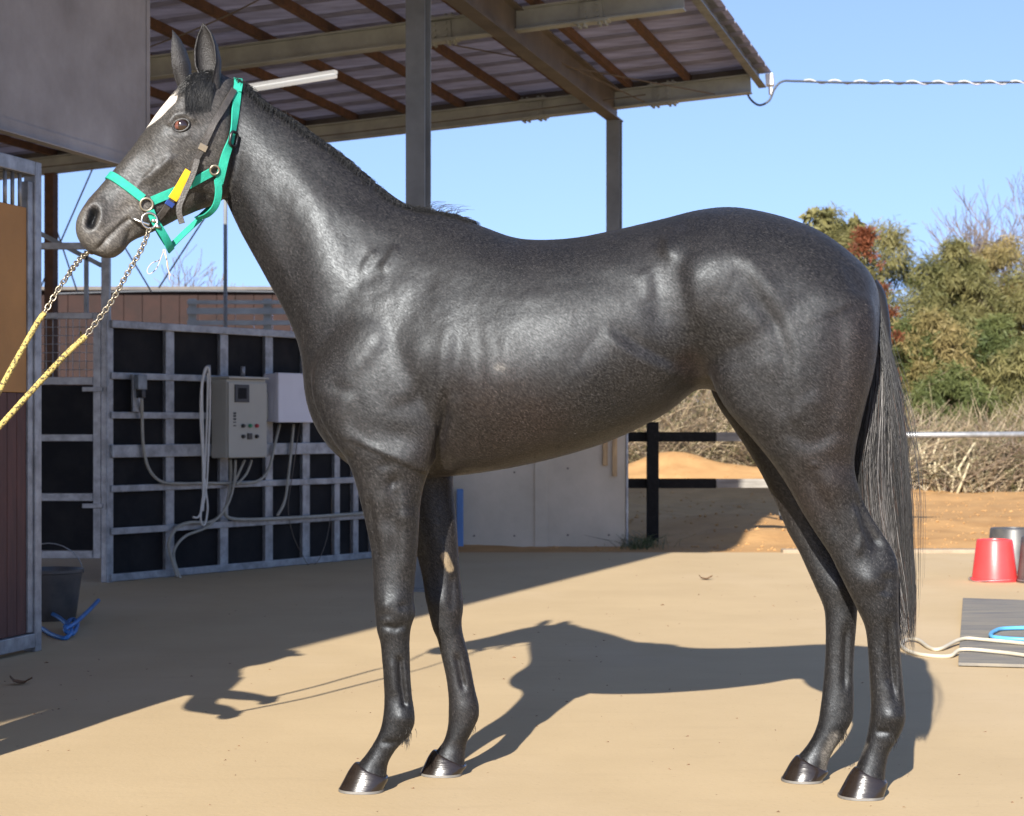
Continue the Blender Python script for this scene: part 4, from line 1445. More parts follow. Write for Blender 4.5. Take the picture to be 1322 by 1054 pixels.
# ---- coat markings (stay with the horse): r = white, g = black points, b = brown tint
cols = np.zeros((nv, 4), np.float32)
cols[:, 3] = 1
hl = (V - P3) @ HN3
along = (V - P3) @ np.array(HD)
bx = (PX[:, 0] - 176) / (221 - 176)
up_face = np.clip(NR[:, 2] * 0.75 - NR[:, 0] * 0.9, 0, 1)
d_bl, t_bl = seg_dist(PX, [(226, 116), (209, 134), (190, 155), (174, 172)])
wv = np.interp(t_bl, [0, 0.15, 0.5, 1], [6.0, 11.5, 10.5, 3.0])
cols[:, 0] = sstep(1.2, -1.2, d_bl - wv) * is_head * (up_face > 0.1) * (PX[:, 0] > 172) * (PX[:, 1] < 173)
ch, _ = seg_dist(PX, [(574, 718), (581, 734)])
cols[:, 2] = 0
chest = sstep(6.0, 4.0, ch) * fl.astype(float).clip(0, 1) * (lat < 0)
spot, _ = seg_dist(PX, [(642, 474), (648, 475)])
cols[:, 0] = np.maximum(cols[:, 0], 0.11 * sstep(7.5, 1, spot) * (lat > 0))
wp, _ = seg_dist(PX, [(1078, 952), (1066, 975), (1066, 992)])
cols[:, 0] = np.maximum(cols[:, 0], 0.16 * sstep(11, 1, wp) * (lat < 0) * (PX[:, 1] > 930))
wp2, _ = seg_dist(PX, [(1117, 962), (1106, 980)])
cols[:, 0] = np.maximum(cols[:, 0], 0.12 * sstep(6, 1, wp2) * (lat > 0) * (PX[:, 1] > 945))
pts = sstep(640, 830, PX[:, 1]) * 0.5
pts = np.maximum(pts, 0.7 * sstep(14, 3, np.abs(PX[:, 1] - np.where(PX[:, 0] < 800, 815, 790))) * (PX[:, 1] > 700))
pts = np.maximum(pts, 0.8 * sstep(26, 8, np.abs(PX[:, 1] - 945)))
mz, _ = seg_dist(PX, [(120.5, 275), (118, 288)])
cols[:, 1] = np.clip(pts, 0, 1)
dk, _ = seg_dist(PX, [(205, 165), (150, 205), (135, 222)])
cols[:, 1] = np.maximum(cols[:, 1], 0.75 * sstep(18, 6, dk) * is_head)
cols[:, 1] = np.maximum(cols[:, 1], sstep(8, 3, mz) * is_head)
br, _ = seg_dist(PX, [(640, 520), (690, 560), (600, 600)])
cols[:, 2] = 0.8 * sstep(90, 10, br)
fk, _ = seg_dist(PX, [(890, 470), (905, 490)])
cols[:, 2] = np.maximum(cols[:, 2], sstep(30, 6, fk))
be = sstep(540, 640, PX[:, 1]) * sstep(560, 600, PX[:, 0]) * sstep(900, 840, PX[:, 0])
cols[:, 2] = np.maximum(cols[:, 2], 0.6 * be)
bu, _ = seg_dist(PX, [(1105, 430), (1090, 560), (1040, 640)])
cols[:, 2] = np.maximum(cols[:, 2], 0.6 * sstep(60, 10, bu))
rm, _ = seg_dist(PX, [(118, 240), (112, 262)])
cols[:, 2] = np.maximum(cols[:, 2], 0.8 * sstep(18, 4, rm) * is_head)
cols[:, 3] = 1 - 0.999 * chest
mzl, _ = seg_dist(PX, [(105, 290), (140, 320), (175, 262)])
cols[:, 0] = np.maximum(cols[:, 0], 0.16 * sstep(42, 8, mzl) * is_head)
cols[:, 0] = np.maximum(cols[:, 0], 0.07 * is_head)
nst, _ = seg_dist(PX, [(121, 274), (117, 290)])
cols[:, 0] *= sstep(5, 9, nst)
cols[:, 1] = np.maximum(cols[:, 1], sstep(8, 4, nst))
at = body_me.color_attributes.new('coat', 'FLOAT_COLOR', 'POINT')
at.data.foreach_set('color', cols.ravel())
body_me.polygons.foreach_set('use_smooth', [True] * len(body_me.polygons))
BVH = BVHTree.FromPolygons([tuple(v) for v in V], [tuple(p.vertices) for p in body_me.polygons])

def surf(px, py, lift=0.004):
    h = BVH.ray_cast(CAMP, ray(px, py).normalized())
    if h[0] is None:
        return None, None
    return h[0] + h[1] * lift, h[1]
# ------------------------------------------------------------------ coat material
def coat_material():
    m = bpy.data.materials.new('coat')
    m.use_nodes = True
    nt = m.node_tree
    L = nt.links.new
    b = nt.nodes['Principled BSDF']
    tc = nt.nodes.new('ShaderNodeTexCoord')
    att = nt.nodes.new('ShaderNodeAttribute')
    att.attribute_name = 'coat'
    sep = nt.nodes.new('ShaderNodeSeparateColor')
    L(att.outputs['Color'], sep.inputs[0])
    def nz(scale, detail, rough, stretch=(1, 1, 1), rot=(0, 0, 0)):
        mp = nt.nodes.new('ShaderNodeMapping')
        mp.inputs['Scale'].default_value = stretch
        mp.inputs['Rotation'].default_value = rot
        L(tc.outputs['Object'], mp.inputs['Vector'])
        n = nt.nodes.new('ShaderNodeTexNoise')
        n.inputs['Scale'].default_value = scale
        n.inputs['Detail'].default_value = detail
        n.inputs['Roughness'].default_value = rough
        L(mp.outputs[0], n.inputs['Vector'])
        return n
    def ramp(src, p0, c0, p1, c1):
        r = nt.nodes.new('ShaderNodeValToRGB')
        r.color_ramp.elements[0].position = p0
        r.color_ramp.elements[0].color = (*c0, 1)
        r.color_ramp.elements[1].position = p1
        r.color_ramp.elements[1].color = (*c1, 1)
        L(src, r.inputs[0])
        return r.outputs[0]
    def mixc(fac, a, c):
        x = nt.nodes.new('ShaderNodeMix')
        x.data_type = 'RGBA'
        for s, val in ((0, fac), (6, a), (7, c)):
            if hasattr(val, 'links') or hasattr(val, 'is_output'):
                L(val, x.inputs[s])
            elif s == 0:
                x.inputs[0].default_value = val
            else:
                x.inputs[s].default_value = (*val, 1)
        return x.outputs[2]
    mr = nt.nodes.new('ShaderNodeMapping')              # streaks follow the lie of the coat
    mr.inputs['Rotation'].default_value = (0, R(-41), 0)
    L(tc.outputs['Object'], mr.inputs['Vector'])
    mq = nt.nodes.new('ShaderNodeMapping')
    mq.inputs['Scale'].default_value = (0.22, 0.6, 1.0)
    L(mr.outputs[0], mq.inputs['Vector'])
    hair = nt.nodes.new('ShaderNodeTexNoise')
    hair.inputs['Scale'].default_value = 400
    hair.inputs['Detail'].default_value = 3
    hair.inputs['Roughness'].default_value = 0.7
    L(mq.outputs[0], hair.inputs['Vector'])
    mott = nz(9, 5, 0.6)
    big = nz(3.2, 3, 0.5)
    base = ramp(mott.outputs[0], 0.32, (0.0030, 0.0026, 0.0026), 0.72, (0.0085, 0.0074, 0.0072))
    roan = ramp(hair.outputs[0], 0.45, (0, 0, 0), 0.80, (1, 1, 1))
    c = mixc(roan, base, (0.038, 0.0345, 0.0330))
    brown = mixc(roan, (0.010, 0.0055, 0.0038), (0.040, 0.025, 0.018))
    fb = nt.nodes.new('ShaderNodeMath')
    fb.operation = 'MULTIPLY'
    L(sep.outputs[2], fb.inputs[0])
    L(ramp(big.outputs[0], 0.35, (0.25,) * 3, 0.65, (0.9,) * 3), fb.inputs[1])
    c = mixc(fb.outputs[0], c, brown)
    dark = mixc(roan, (0.003, 0.0028, 0.003), (0.016, 0.015, 0.015))
    c = mixc(sep.outputs[1], c, dark)
    def mth(op, a, b_=None, cl=False):
        q = nt.nodes.new('ShaderNodeMath')
        q.operation = op
        q.use_clamp = cl
        for k, val in enumerate((a, b_)):
            if val is None:
                continue
            if isinstance(val, (int, float)):
                q.inputs[k].default_value = val
            else:
                L(val, q.inputs[k])
        return q.outputs[0]
    solid = mth('MULTIPLY', mth('SUBTRACT', sep.outputs[0], 0.22), 6.0, True)      # full white only in the blaze, elsewhere single pale hairs
    wf_ = mth('MULTIPLY', sep.outputs[0], mth('MAXIMUM', solid, mth('ADD', mth('MULTIPLY', roan, 1.5), 0.45)))
    c = mixc(wf_, c, (0.66, 0.60, 0.52))
    c2 = nt.nodes.new('ShaderNodeMix')
    c2.data_type = 'RGBA'
    L(att.outputs['Alpha'], c2.inputs[0])
    c2.inputs[6].default_value = (0.20, 0.15, 0.09, 1)
    L(c, c2.inputs[7])
    L(c2.outputs[2], b.inputs['Base Color'])
    rr = nt.nodes.new('ShaderNodeMapRange')
    L(hair.outputs[0], rr.inputs[0])
    rr.inputs[1].default_value = 0.3
    rr.inputs[2].default_value = 0.7
    rr.inputs[3].default_value = 0.53
    rr.inputs[4].default_value = 0.42
    ra = nt.nodes.new('ShaderNodeMath')
    ra.operation = 'MULTIPLY_ADD'
    L(big.outputs[0], ra.inputs[0])
    ra.inputs[1].default_value = 0.34
    ra2 = nt.nodes.new('ShaderNodeMath')
    ra2.operation = 'SUBTRACT'
    L(rr.outputs[0], ra2.inputs[0])
    ra2.inputs[1].default_value = 0.17
    L(ra2.outputs[0], ra.inputs[2])
    L(ra.outputs[0], b.inputs['Roughness'])
    sp = nt.nodes.new('ShaderNodeMapRange')
    L(hair.outputs[0], sp.inputs[0])
    sp.inputs[1].default_value = 0.32
    sp.inputs[2].default_value = 0.68
    sp.inputs[3].default_value = 0.25
    sp.inputs[4].default_value = 0.44
    L(sp.outputs[0], b.inputs['Specular IOR Level'])
    b.inputs['Specular Tint'].default_value = (0.86, 0.93, 1.0, 1)
    b.inputs['Sheen Weight'].default_value = 0.03
    b.inputs['Sheen Roughness'].default_value = 0.4
    bp = nt.nodes.new('ShaderNodeBump')
    bp.inputs['Strength'].default_value = 0.15
    bp.inputs['Distance'].default_value = 0.003
    L(hair.outputs[0], bp.inputs['Height'])
    bp2 = nt.nodes.new('ShaderNodeBump')
    bp2.inputs['Strength'].default_value = 0.22
    bp2.inputs['Distance'].default_value = 0.012
    vein = nz(14, 4, 0.55)
    L(vein.outputs[0], bp2.inputs['Height'])
    L(bp.outputs[0], bp2.inputs['Normal'])
    bp3 = nt.nodes.new('ShaderNodeBump')
    bp3.inputs['Strength'].default_value = 0.07
    bp3.inputs['Distance'].default_value = 0.005
    L(nz(36, 3, 0.5).outputs[0], bp3.inputs['Height'])
    L(bp2.outputs[0], bp3.inputs['Normal'])
    L(bp3.outputs[0], b.inputs['Normal'])
    MATS['coat'] = m

coat_material()

mat('hoof_horn', (0.014, 0.0098, 0.0075), 0.26, var=0.2, scale=14, stretch=(1, 1, 5), bump=0.10, bscale=40, coat=0.3)
mat('shoe_metal', (0.15, 0.14, 0.125), 0.6, metal=0.2, var=0.2, scale=30)
mat('eye_brown', (0.018, 0.009, 0.006), 0.05, var=0.4, scale=90, coat=1.0)
mat('eye_white', (0.13, 0.05, 0.035), 0.12, var=0.3, scale=120, coat=1.0)
mat('eyelid_skin', (0.009, 0.008, 0.008), 0.45, var=0.3, scale=80, bump=0.2, bscale=150)

horse = thing('horse', 'dark grey thoroughbred with white blaze standing side-on in the yard', 'horse', (M0.x + 0.6, M0.y - 0.045, 0))
body = link('body', body_me, 'coat', horse)

# ---- short coat hair: one fine blade per hair, lying along the flow of the coat
def coat_hair(n_hair):
    npoly = len(body_me.polygons)
    F4 = np.zeros(npoly * 4, np.int64)
    tot = np.zeros(npoly, np.int64)
    body_me.polygons.foreach_get('loop_total', tot)
    lv = np.zeros(len(body_me.loops), np.int64)
    body_me.loops.foreach_get('vertex_index', lv)
    ls = np.zeros(npoly, np.int64)
    body_me.polygons.foreach_get('loop_start', ls)
    q = tot == 4
    ls = ls[q]
    quad = np.stack([lv[ls], lv[ls + 1], lv[ls + 2], lv[ls + 3]], 1)
    A = np.linalg.norm(np.cross(V[quad[:, 2]] - V[quad[:, 0]], V[quad[:, 3]] - V[quad[:, 1]]), axis=1)
    pk_ = rng.choice(len(quad), n_hair, p=A / A.sum())
    u, v = rng.random((2, n_hair, 1))
    Q4 = quad[pk_]
    def bil(X):
        return (X[Q4[:, 0]] * (1 - u) + X[Q4[:, 1]] * u) * (1 - v) + (X[Q4[:, 3]] * (1 - u) + X[Q4[:, 2]] * u) * v
    P = bil(V)
    N = bil(NR)
    N /= np.linalg.norm(N, axis=1)[:, None]
    C = bil(cols)
    H = bil(is_head[:, None])
    back = -np.array(FWD)
    leg = sstep(0.95, 0.75, P[:, 2])[:, None]
    flow = back * 0.75 + np.array([0, 0, -0.65])
    flow = flow * (1 - leg) + np.array([0.06, 0, -1.0]) * leg
    flow = flow * (1 - H) + (np.array(HD) * 0.55 + np.array([0, 0, -0.8])) * H
    w = np.stack([np.sin(P[:, 0] * 17 + P[:, 2] * 9), np.sin(P[:, 1] * 13 + P[:, 0] * 7), np.sin(P[:, 2] * 15 - P[:, 0] * 11)], 1)
    flow = flow + 0.22 * w + 0.22 * rng.normal(size=(n_hair, 3))
    flow -= N * np.sum(flow * N, 1)[:, None]
    flow /= np.linalg.norm(flow, axis=1)[:, None] + 1e-9
    rise = np.abs(rng.normal(0.07, 0.05, (n_hair, 1))) + 0.02
    d = flow + N * rise
    d /= np.linalg.norm(d, axis=1)[:, None]
    s = np.cross(N, d)
    roll = rng.normal(0, 0.25, (n_hair, 1))
    s = s * np.cos(roll) + N * np.sin(roll)
    s /= np.linalg.norm(s, axis=1)[:, None]
    L = rng.uniform(0.006, 0.012, (n_hair, 1)) * (1 - 0.35 * H)
    wd = rng.uniform(0.00024, 0.00044, (n_hair, 1))
    root = P - N * 0.0004
    VV = np.empty((n_hair * 3, 3))
    VV[0::3], VV[1::3], VV[2::3] = root - s * wd, root + s * wd, root + d * L
    grey = rng.random((n_hair, 1))
    val = np.where(grey < 0.72, rng.uniform(0.003, 0.011, (n_hair, 1)), rng.uniform(0.03, 0.11, (n_hair, 1)))
    val = val * (1 - 0.55 * C[:, 1:2])
    col = np.concatenate([val, val * 0.93, val * 0.91], 1)
    tint = np.concatenate([val * 1.15, val * 0.80, val * 0.66], 1)
    bt = np.clip(C[:, 2:3], 0, 1) * 0.8
    col = col * (1 - bt) + tint * bt
    wt = np.clip(C[:, 0:1], 0, 1)
    wt = np.where(wt > 0.3, wt, wt * (grey > 0.5))
    col = col * (1 - wt) + np.array([[0.70, 0.66, 0.60]]) * wt
    CC = np.ones((n_hair * 3, 4), np.float32)
    for k in range(3):
        CC[k::3, :3] = col
    me = bpy.data.meshes.new('coat_hair')
    me.vertices.add(n_hair * 3)
    me.vertices.foreach_set('co', VV.ravel())
    me.loops.add(n_hair * 3)
    me.loops.foreach_set('vertex_index', np.arange(n_hair * 3))
    me.polygons.add(n_hair)
    me.polygons.foreach_set('loop_start', np.arange(0, n_hair * 3, 3))
    me.update()
    at = me.color_attributes.new('col', 'FLOAT_COLOR', 'POINT')
    at.data.foreach_set('color', CC.ravel())
    o = link('coat_hair', me, 'coat_strand', horse)
    o['kind'] = 'stuff'
hair_material('coat_strand', 0.6)
MATS['coat_strand'].node_tree.nodes['Principled BSDF'].inputs['Specular IOR Level'].default_value = 0.4
coat_hair(720000)

# ---- ears (cupped, with thickness)
def ear(base, tip, opening, lean, rw, roll=0.0):
    base, tip = Vector(base), Vector(tip)
    ax = (tip - base)
    ln = ax.length
    ax.normalize()
    op = opening - ax * opening.dot(ax)
    op.normalize()
    sd = ax.cross(op)
    nu, nf = 18, 17
    vs, fs = [], []
    us = [i / nu for i in range(nu + 1)]
    for layer in (0, 1):
        for u in us:
            r = rw * float(np.interp(u, [0, 0.2, 0.45, 0.66, 0.84, 0.94, 1.0], [0.55, 0.72, 1.0, 0.90, 0.60, 0.27, 0.05]))
            half = R(float(np.interp(u, [0, 0.15, 0.4, 0.75, 1], [172, 150, 118, 100, 80])))
            c = base + ax * ln * u + op * (lean * math.sin(u * math.pi) * 0.9)
            r2 = max(r - (0.0045 if layer else 0.0), 0.0006)
            for j in range(nf):
                f = -half + 2 * half * j / (nf - 1)
                vs.append(c - op * (math.cos(f) * r2 * 0.85) + sd * (math.sin(f) * r2))
    row = nf
    lay = (nu + 1) * nf
    for i in range(nu):
        for j in range(nf - 1):
            a = i * row + j
            fs.append((a, a + 1, a + row + 1, a + row))
            a += lay
            fs.append((a, a + row, a + row + 1, a + 1))
        for j in (0, nf - 1):
            a = i * row + j
            fs.append((a, a + row, a + lay + row, a + lay))
    for j in range(nf - 1):
        a = nu * row + j
        fs.append((a, a + 1, a + lay + 1, a + lay))
    return vs, fs

mat('ear_fur', (0.016, 0.0145, 0.0145), 0.55, var=0.5, scale=160, bump=0.4, bscale=300, sheen=0.0)
for sgn, bpx, tpx in ((1, (276, 124), (262, 30)), (-1, (243, 122), (222, 39))):
    off = 0.052 * sgn
    e = MB()
    e.add(*ear(HH(*bpx, off), HH(*tpx, off * 0.9), HD * 0.62 + HN * (0.75 * sgn) if sgn > 0 else HD * 0.95 - HN * 0.35, 0.006, 0.040))
    eo = e.build('ear', 'ear_fur', body, True)

# ---- eyes
for sgn in (1, -1):
    p, n = surf(234, 162, 0)
    if sgn < 0:
        p = p - HN * (2 * (p - POLL).dot(HN))
        n = n - HN * (2 * n.dot(HN))
    c = p - n * 0.0135
    e = MB()
    vs, fs = [], []
    for i in range(15):
        for j in range(24):
            a, b2 = math.pi * i / 14, 2 * math.pi * j / 24
            vs.append(c + Vector((math.sin(a) * math.cos(b2), math.sin(a) * math.sin(b2), math.cos(a))) * 0.024)
    for i in range(14):
        for j in range(24):
            fs.append((i * 24 + j, (i + 1) * 24 + j, (i + 1) * 24 + (j + 1) % 24, i * 24 + (j + 1) % 24))
    e.add(vs, fs)
    eo = e.build('eye', 'eye_brown', horse, True)
    eo.data.materials.append(MATS['eye_white'])
    for f in eo.data.polygons:
        dd = (f.center - c).normalized()
        if dd.dot((HD * 0.80 + n * 0.45).normalized()) > 0.86:
            f.material_index = 1
    t1 = (HD * 0.88 - UP * 0.30)
    t1 = (t1 - n * t1.dot(n)).normalized()
    t2 = n.cross(t1)
    ring = []
    for k in range(26):
        a = 2 * math.pi * k / 26
        ring.append(c + n * 0.0150 + t1 * 0.0235 * math.cos(a) + t2 * 0.0165 * math.sin(a) * (1.0 if math.sin(a) * sgn < 2 else 1))
    MB().tube(ring, 0.0040, 8, closed=True).build('eyelid', 'eyelid_skin', eo, True)

# ---- hooves with shoes
def hoof(cf, cb, gf, gb, off):
    A, B = HP(*cf, off), HP(*cb, off)
    a2, b2 = HP(*gf, off), HP(*gb, off)
    a2.z = b2.z = 0.0075
    secs = []
    for t, wv, k in ((0, 0.034, -0.010), (0.04, 0.0385, -0.004), (0.3, 0.0455, 0.0), (0.65, 0.053, 0), (1.0, 0.058, 0)):
        secs.append((A.lerp(a2, t) + FWD * k, B.lerp(b2, t) - FWD * k, wv, 2.2, 2.6, 0.0, NEAR))
    h = MB().add(*loft(secs, 4, 30)).build('hoof', 'hoof_horn', horse, 50)
    s = []
    for t, z in ((0, 0.0080), (1, 0.001)):
        a3, b3 = a2.copy() + FWD * (0.001 + 0.001 * t), b2.copy() - FWD * 0.001
        a3.z = b3.z = z
        s.append((a3, b3, 0.0585 + 0.001 * t, 2.2, 2.6, 0.0, NEAR))
    MB().add(*loft(s, 2, 30)).build('horseshoe', 'shoe_metal', h, 40)

hoof((456, 984), (503, 1003), (438, 1017), (496, 1019), 0.127)
hoof((557, 968), (604, 988), (543, 995), (597, 999), -0.127)
hoof((1101, 990), (1147, 1008), (1082, 1025), (1141, 1029), 0.112)
hoof((1026, 975), (1071, 995), (1009, 1003), (1062, 1006), -0.111)

# ---- mane, forelock, tail
def rc(lo, hi, warm=0.0):
    v = random.uniform(lo, hi)
    return (v * (1 + warm), v, v * (1 - warm * 0.5))

crest = curve_pts([HP(px, py, 0.0) for px, py in ((300, 104), (318, 115), (342, 134), (371, 151), (401, 172), (431, 192), (461, 217), (489, 240), (516, 260), (547, 268), (582, 275), (605, 282))], 30)
mp_ = []
for k in range(4600):
    i = random.randrange(len(crest) - 2)
    p = Vector(crest[i])
    tan = (crest[i + 1] - crest[i]).normalized()
    nrm = Vector((-tan.z, 0, tan.x))
    if nrm.z < 0:
        nrm = -nrm
    s = random.gauss(-0.002, 0.008)
    p = p + NEAR * s
    hit = BVH.ray_cast(p + nrm * 0.08, -nrm, 0.2)
    if hit[0] is not None:
        p = hit[0] - nrm * 0.003
    fall = NEAR * (-1 if s < 0.006 else 0.35)
    ln = random.uniform(0.03, 0.065) * (0.75 if i > 270 else 1)
    back = tan * random.uniform(0.2, 0.9)
    up = random.uniform(0.05, 0.24)
    q1 = p + (nrm * up + fall * 0.25 + back * 0.3) * ln
    q2 = q1 + (nrm * 0.08 + fall * 0.45 + back * 0.5) * ln
    q3 = q2 + (nrm * -0.45 + fall * 0.30 + back * 0.4) * ln
    mp_.append(([p, q1, q2, q3], 0.0011, 0.0004, rc(0.004, 0.012)))
for k in range(36):                       # wispy tuft on the withers
    px = random.uniform(548, 590)
    p = HP(px, 272 + (px - 548) * 0.12, random.gauss(0, 0.012))
    a = random.uniform(0.2, 1.3)
    ln = random.uniform(0.02, 0.05) if random.random() < 0.93 else 0.08
    d = Vector((math.cos(a), -0.3, math.sin(a)))
    q1 = p + d * ln * 0.5
    mp_.append(([p, q1, q1 + Vector((0.7, 0, 0.25)) * ln * 0.4, q1 + Vector((1.0, 0, 0.1)) * ln * 0.8], 0.0008, 0.0003, rc(0.006, 0.02)))
strands('mane', horse, mp_)['kind'] = 'stuff'

fp = []
for k in range(1500):
    sx = random.uniform(-1, 1)
    r0 = (264 + 16 * sx + random.gauss(0, 3), 99 + random.gauss(0, 3))
    ex = random.random()
    if random.random() < 0.55:
        e0 = (random.uniform(238, 262), random.uniform(120, 150))
    else:
        e0 = (random.uniform(212, 245), random.uniform(104, 126))
    if r0[0] > 272:
        e0 = (random.uniform(256, 272), random.uniform(118, 146))
    pts = []
    ok = True
    lift = random.uniform(0.002, 0.012)
    for t in (0, 0.25, 0.5, 0.75, 1):
        x = r0[0] + (e0[0] - r0[0]) * t + 6 * math.sin(t * 3.1) * (0.5 - ex)
        y = r0[1] + (e0[1] - r0[1]) * t ** 1.15 - 3 * math.sin(t * math.pi)
        p, n = surf(x, y, lift * (1.1 - 0.8 * t))
        if p is None or (pts and (p - pts[-1]).length > 0.06):
            ok = False
            break
        pts.append(p)
    if ok:
        fp.append((pts, 0.0009, 0.0003, rc(0.003, 0.010)))
strands('forelock', horse, fp)['kind'] = 'stuff'

ty = [368, 420, 500, 560, 600, 650, 700, 760, 800, 840]
tcx = [1128, 1136, 1139, 1137, 1135, 1138, 1145, 1158, 1166, 1171]
thw = [6, 14, 24, 31, 36, 37, 32, 23, 15, 9]
tp = []
for k in range(7000):
    r = max(-1, min(1, random.gauss(0, 0.55) if random.random() < 0.6 else random.uniform(-1, 1)))
    q = random.gauss(0, 0.5)
    y0 = random.uniform(368, 470) if random.random() < 0.85 else random.uniform(440, 540)
    y1 = max(y0 + 90, random.triangular(600, 850, 735))
    wob, ph = random.uniform(0.3, 2.4), random.uniform(0, 6)
    rr = r * 0.3
    pts = []
    stray = 1.0 if random.random() < 0.97 else random.uniform(1.25, 1.7)
    for i in range(11):
        t = i / 10
        y = y0 + (y1 - y0) * t
        g = min(1, t * 2.2)
        rad = rr + (r - rr) * g
        x = float(np.interp(y, ty, tcx)) + rad * float(np.interp(y, ty, thw)) * stray + wob * math.sin(ph + t * 7)
        if i == 0:
            x = float(np.interp(y, ty, tcx)) - 4 + r * 5
        o = q * (0.018 + 0.030 * g) + 0.004 * math.sin(ph * 2 + t * 6) + (0.0 if i else 0)
        pts.append(HP(x, y, o))
    mid = abs(r + 0.10) < 0.55 and q > -0.2
    if mid and random.random() < 0.5:
        c = rc(0.07, 0.24, 0.05)
        y_c = y1
    else:
        c = rc(0.010, 0.050, 0.06) if random.random() < 0.93 else (0.07, 0.03, 0.015)
    if y0 < 430 and random.random() < 0.5:
        c = rc(0.010, 0.03)
    tp.append((pts, 0.00075, 0.0003, c))
for k in range(420):                      # dock hair close to the tail head
    t = random.random()
    y0 = 368 + 60 * t
    x0 = float(np.interp(y0, ty, tcx)) + random.uniform(-5, 5)
    o = random.gauss(0, 0.016)
    ln = random.uniform(60, 150)
    pts = [HP(x0 + (float(np.interp(y0 + ln * u, ty, tcx)) + random.uniform(2, 12) - x0) * u, y0 + ln * u, o * (1 + u)) for u in (0, 0.33, 0.66, 1)]
    tp.append((pts, 0.0012, 0.0004, rc(0.008, 0.03)))
strands('tail', horse, tp)['kind'] = 'stuff'
dock = [HP(px, py) for px, py in ((1120, 372), (1130, 385), (1138, 420), (1142, 470), (1143, 520))]
MB().tube(curve_pts(dock, 4), [0.036 - 0.0014 * i for i in range(17)], 12).build('tail_dock', 'eyelid_skin', horse, True)
# feathers behind the fetlocks
ft = []
for (px, py, off) in ((524, 946, 0.128), (606, 934, -0.128), (1153, 948, 0.114), (1086, 944, -0.113)):
    for k in range(110):
        p = HP(px + random.gauss(0, 4) - 2, py + random.gauss(0, 5), off + random.gauss(0, 0.012))
        ln = random.uniform(0.012, 0.030)
        d = Vector((random.uniform(-0.1, 0.25), random.uniform(-0.2, 0.2), -1)).normalized()
        ft.append(([p, p + d * ln * 0.5 - FWD * 0.003, p + d * ln], 0.0009, 0.0003, rc(0.008, 0.03)))
strands('fetlock_hair', horse, ft)['kind'] = 'stuff'
# ================================================================== TACK
mat('webbing_green', (0.012, 0.315, 0.215), 0.75, var=0.2, scale=28, bump=0.35, bscale=420)
mat('leather_dark', (0.045, 0.040, 0.036), 0.5, var=0.3, scale=40, bump=0.25, bscale=200)
mat('tape_yellow', (0.68, 0.40, 0.015), 0.5, var=0.06, scale=30)
mat('tape_blue', (0.02, 0.05, 0.22), 0.5, var=0.06, scale=30)
mat('steel_bright', (0.60, 0.58, 0.54), 0.25, metal=1.0, var=0.15, scale=60)
mat('brass_dull', (0.33, 0.29, 0.22), 0.4, metal=0.8, var=0.2, scale=60)
mat('rope_yellow', (0.46, 0.36, 0.11), 0.85, color2=(0.08, 0.06, 0.03), scale=150, detail=2, contrast=(0.40, 0.50), bump=0.5, bscale=200)
mat('string_white', (0.45, 0.38, 0.29), 0.8, var=0.1)

def ribbon(pts, nrm, width, th=0.0028):
    """flat strap: pts centre line, nrm outward normals"""
    vs, fs = [], []
    n = len(pts)
    for i in range(n):
        d = (pts[min(i + 1, n - 1)] - pts[max(i - 1, 0)]).normalized()
        s = d.cross(nrm[i])
        s.normalize()
        u = s.cross(d).normalized()
        if u.dot(nrm[i]) < 0:
            u = -u
        for (a, b) in ((-1, 0), (-0.9, 1), (0.9, 1), (1, 0)):
            vs.append(pts[i] + s * (width / 2 * a) + u * (th * b))
    for i in range(n - 1):
        for k in range(4):
            fs.append((i * 4 + k, i * 4 + (k + 1) % 4, i * 4 + 4 + (k + 1) % 4, i * 4 + 4 + k))
    fs += [(0, 1, 2, 3), tuple((n - 1) * 4 + k for k in (3, 2, 1, 0))]
    return vs, fs

def strap_on(pxs, lift=0.004, k=6):
    c = catmull(pxs, k)
    P, N = [], []
    for x, y in c:
        p, n = surf(x, y, lift)
        if p is None:
            if not P:
                continue
            p, n = P[-1], N[-1]
            continue
        P.append(p)
        N.append(n)
    for it in range(3):
        N = [(N[max(i - 1, 0)] + N[i] + N[min(i + 1, len(N) - 1)]).normalized() for i in range(len(N))]
        P = [P[0]] + [(P[i - 1] + P[i] * 2 + P[i + 1]) / 4 for i in range(1, len(P) - 1)] + [P[-1]]
    return P, N

def mirror_head(P, N):
    return [p - HN * (2 * (p - POLL).dot(HN)) for p in P], [n - HN * (2 * n.dot(HN)) for n in N]

def wrap(c, n, u, v, a0, a1, k, lift):
    """points round the head in the plane (u,v) through c"""
    P, N = [], []
    for i in range(k + 1):
        a = a0 + (a1 - a0) * i / k
        d = u * math.cos(a) + v * math.sin(a)
        h = BVH.ray_cast(c + d * 0.30, -d)
        if h[0] is None:
            continue
        P.append(h[0] + d * lift)
        N.append(d)
    for it in range(4):
        P = [P[0]] + [(P[i - 1] + P[i] * 2 + P[i + 1]) / 4 for i in range(1, len(P) - 1)] + [P[-1]]
    return P, N

halter = thing('halter', 'bright green webbing halter on the horse head', 'halter', (POLL.x - 0.2, POLL.y - 0.1, 1.5))
# noseband: loop over the nose from ring to ring
A_, _ = surf(136, 223)
B_, _ = surf(182, 258)
cn = (HH(150, 228) + HH(172, 290)) / 2
ax1 = (HH(131, 219) - HH(184, 262))
ax1.normalize()
nb_c = HH(158, 241)
P, N = wrap(nb_c + ax1 * -0.035, None, HN, ax1, -0.45, math.pi + 0.45, 40, 0.004)
MB().add(*ribbon(P, N, 0.026)).build('noseband', 'webbing_green', halter, 50)
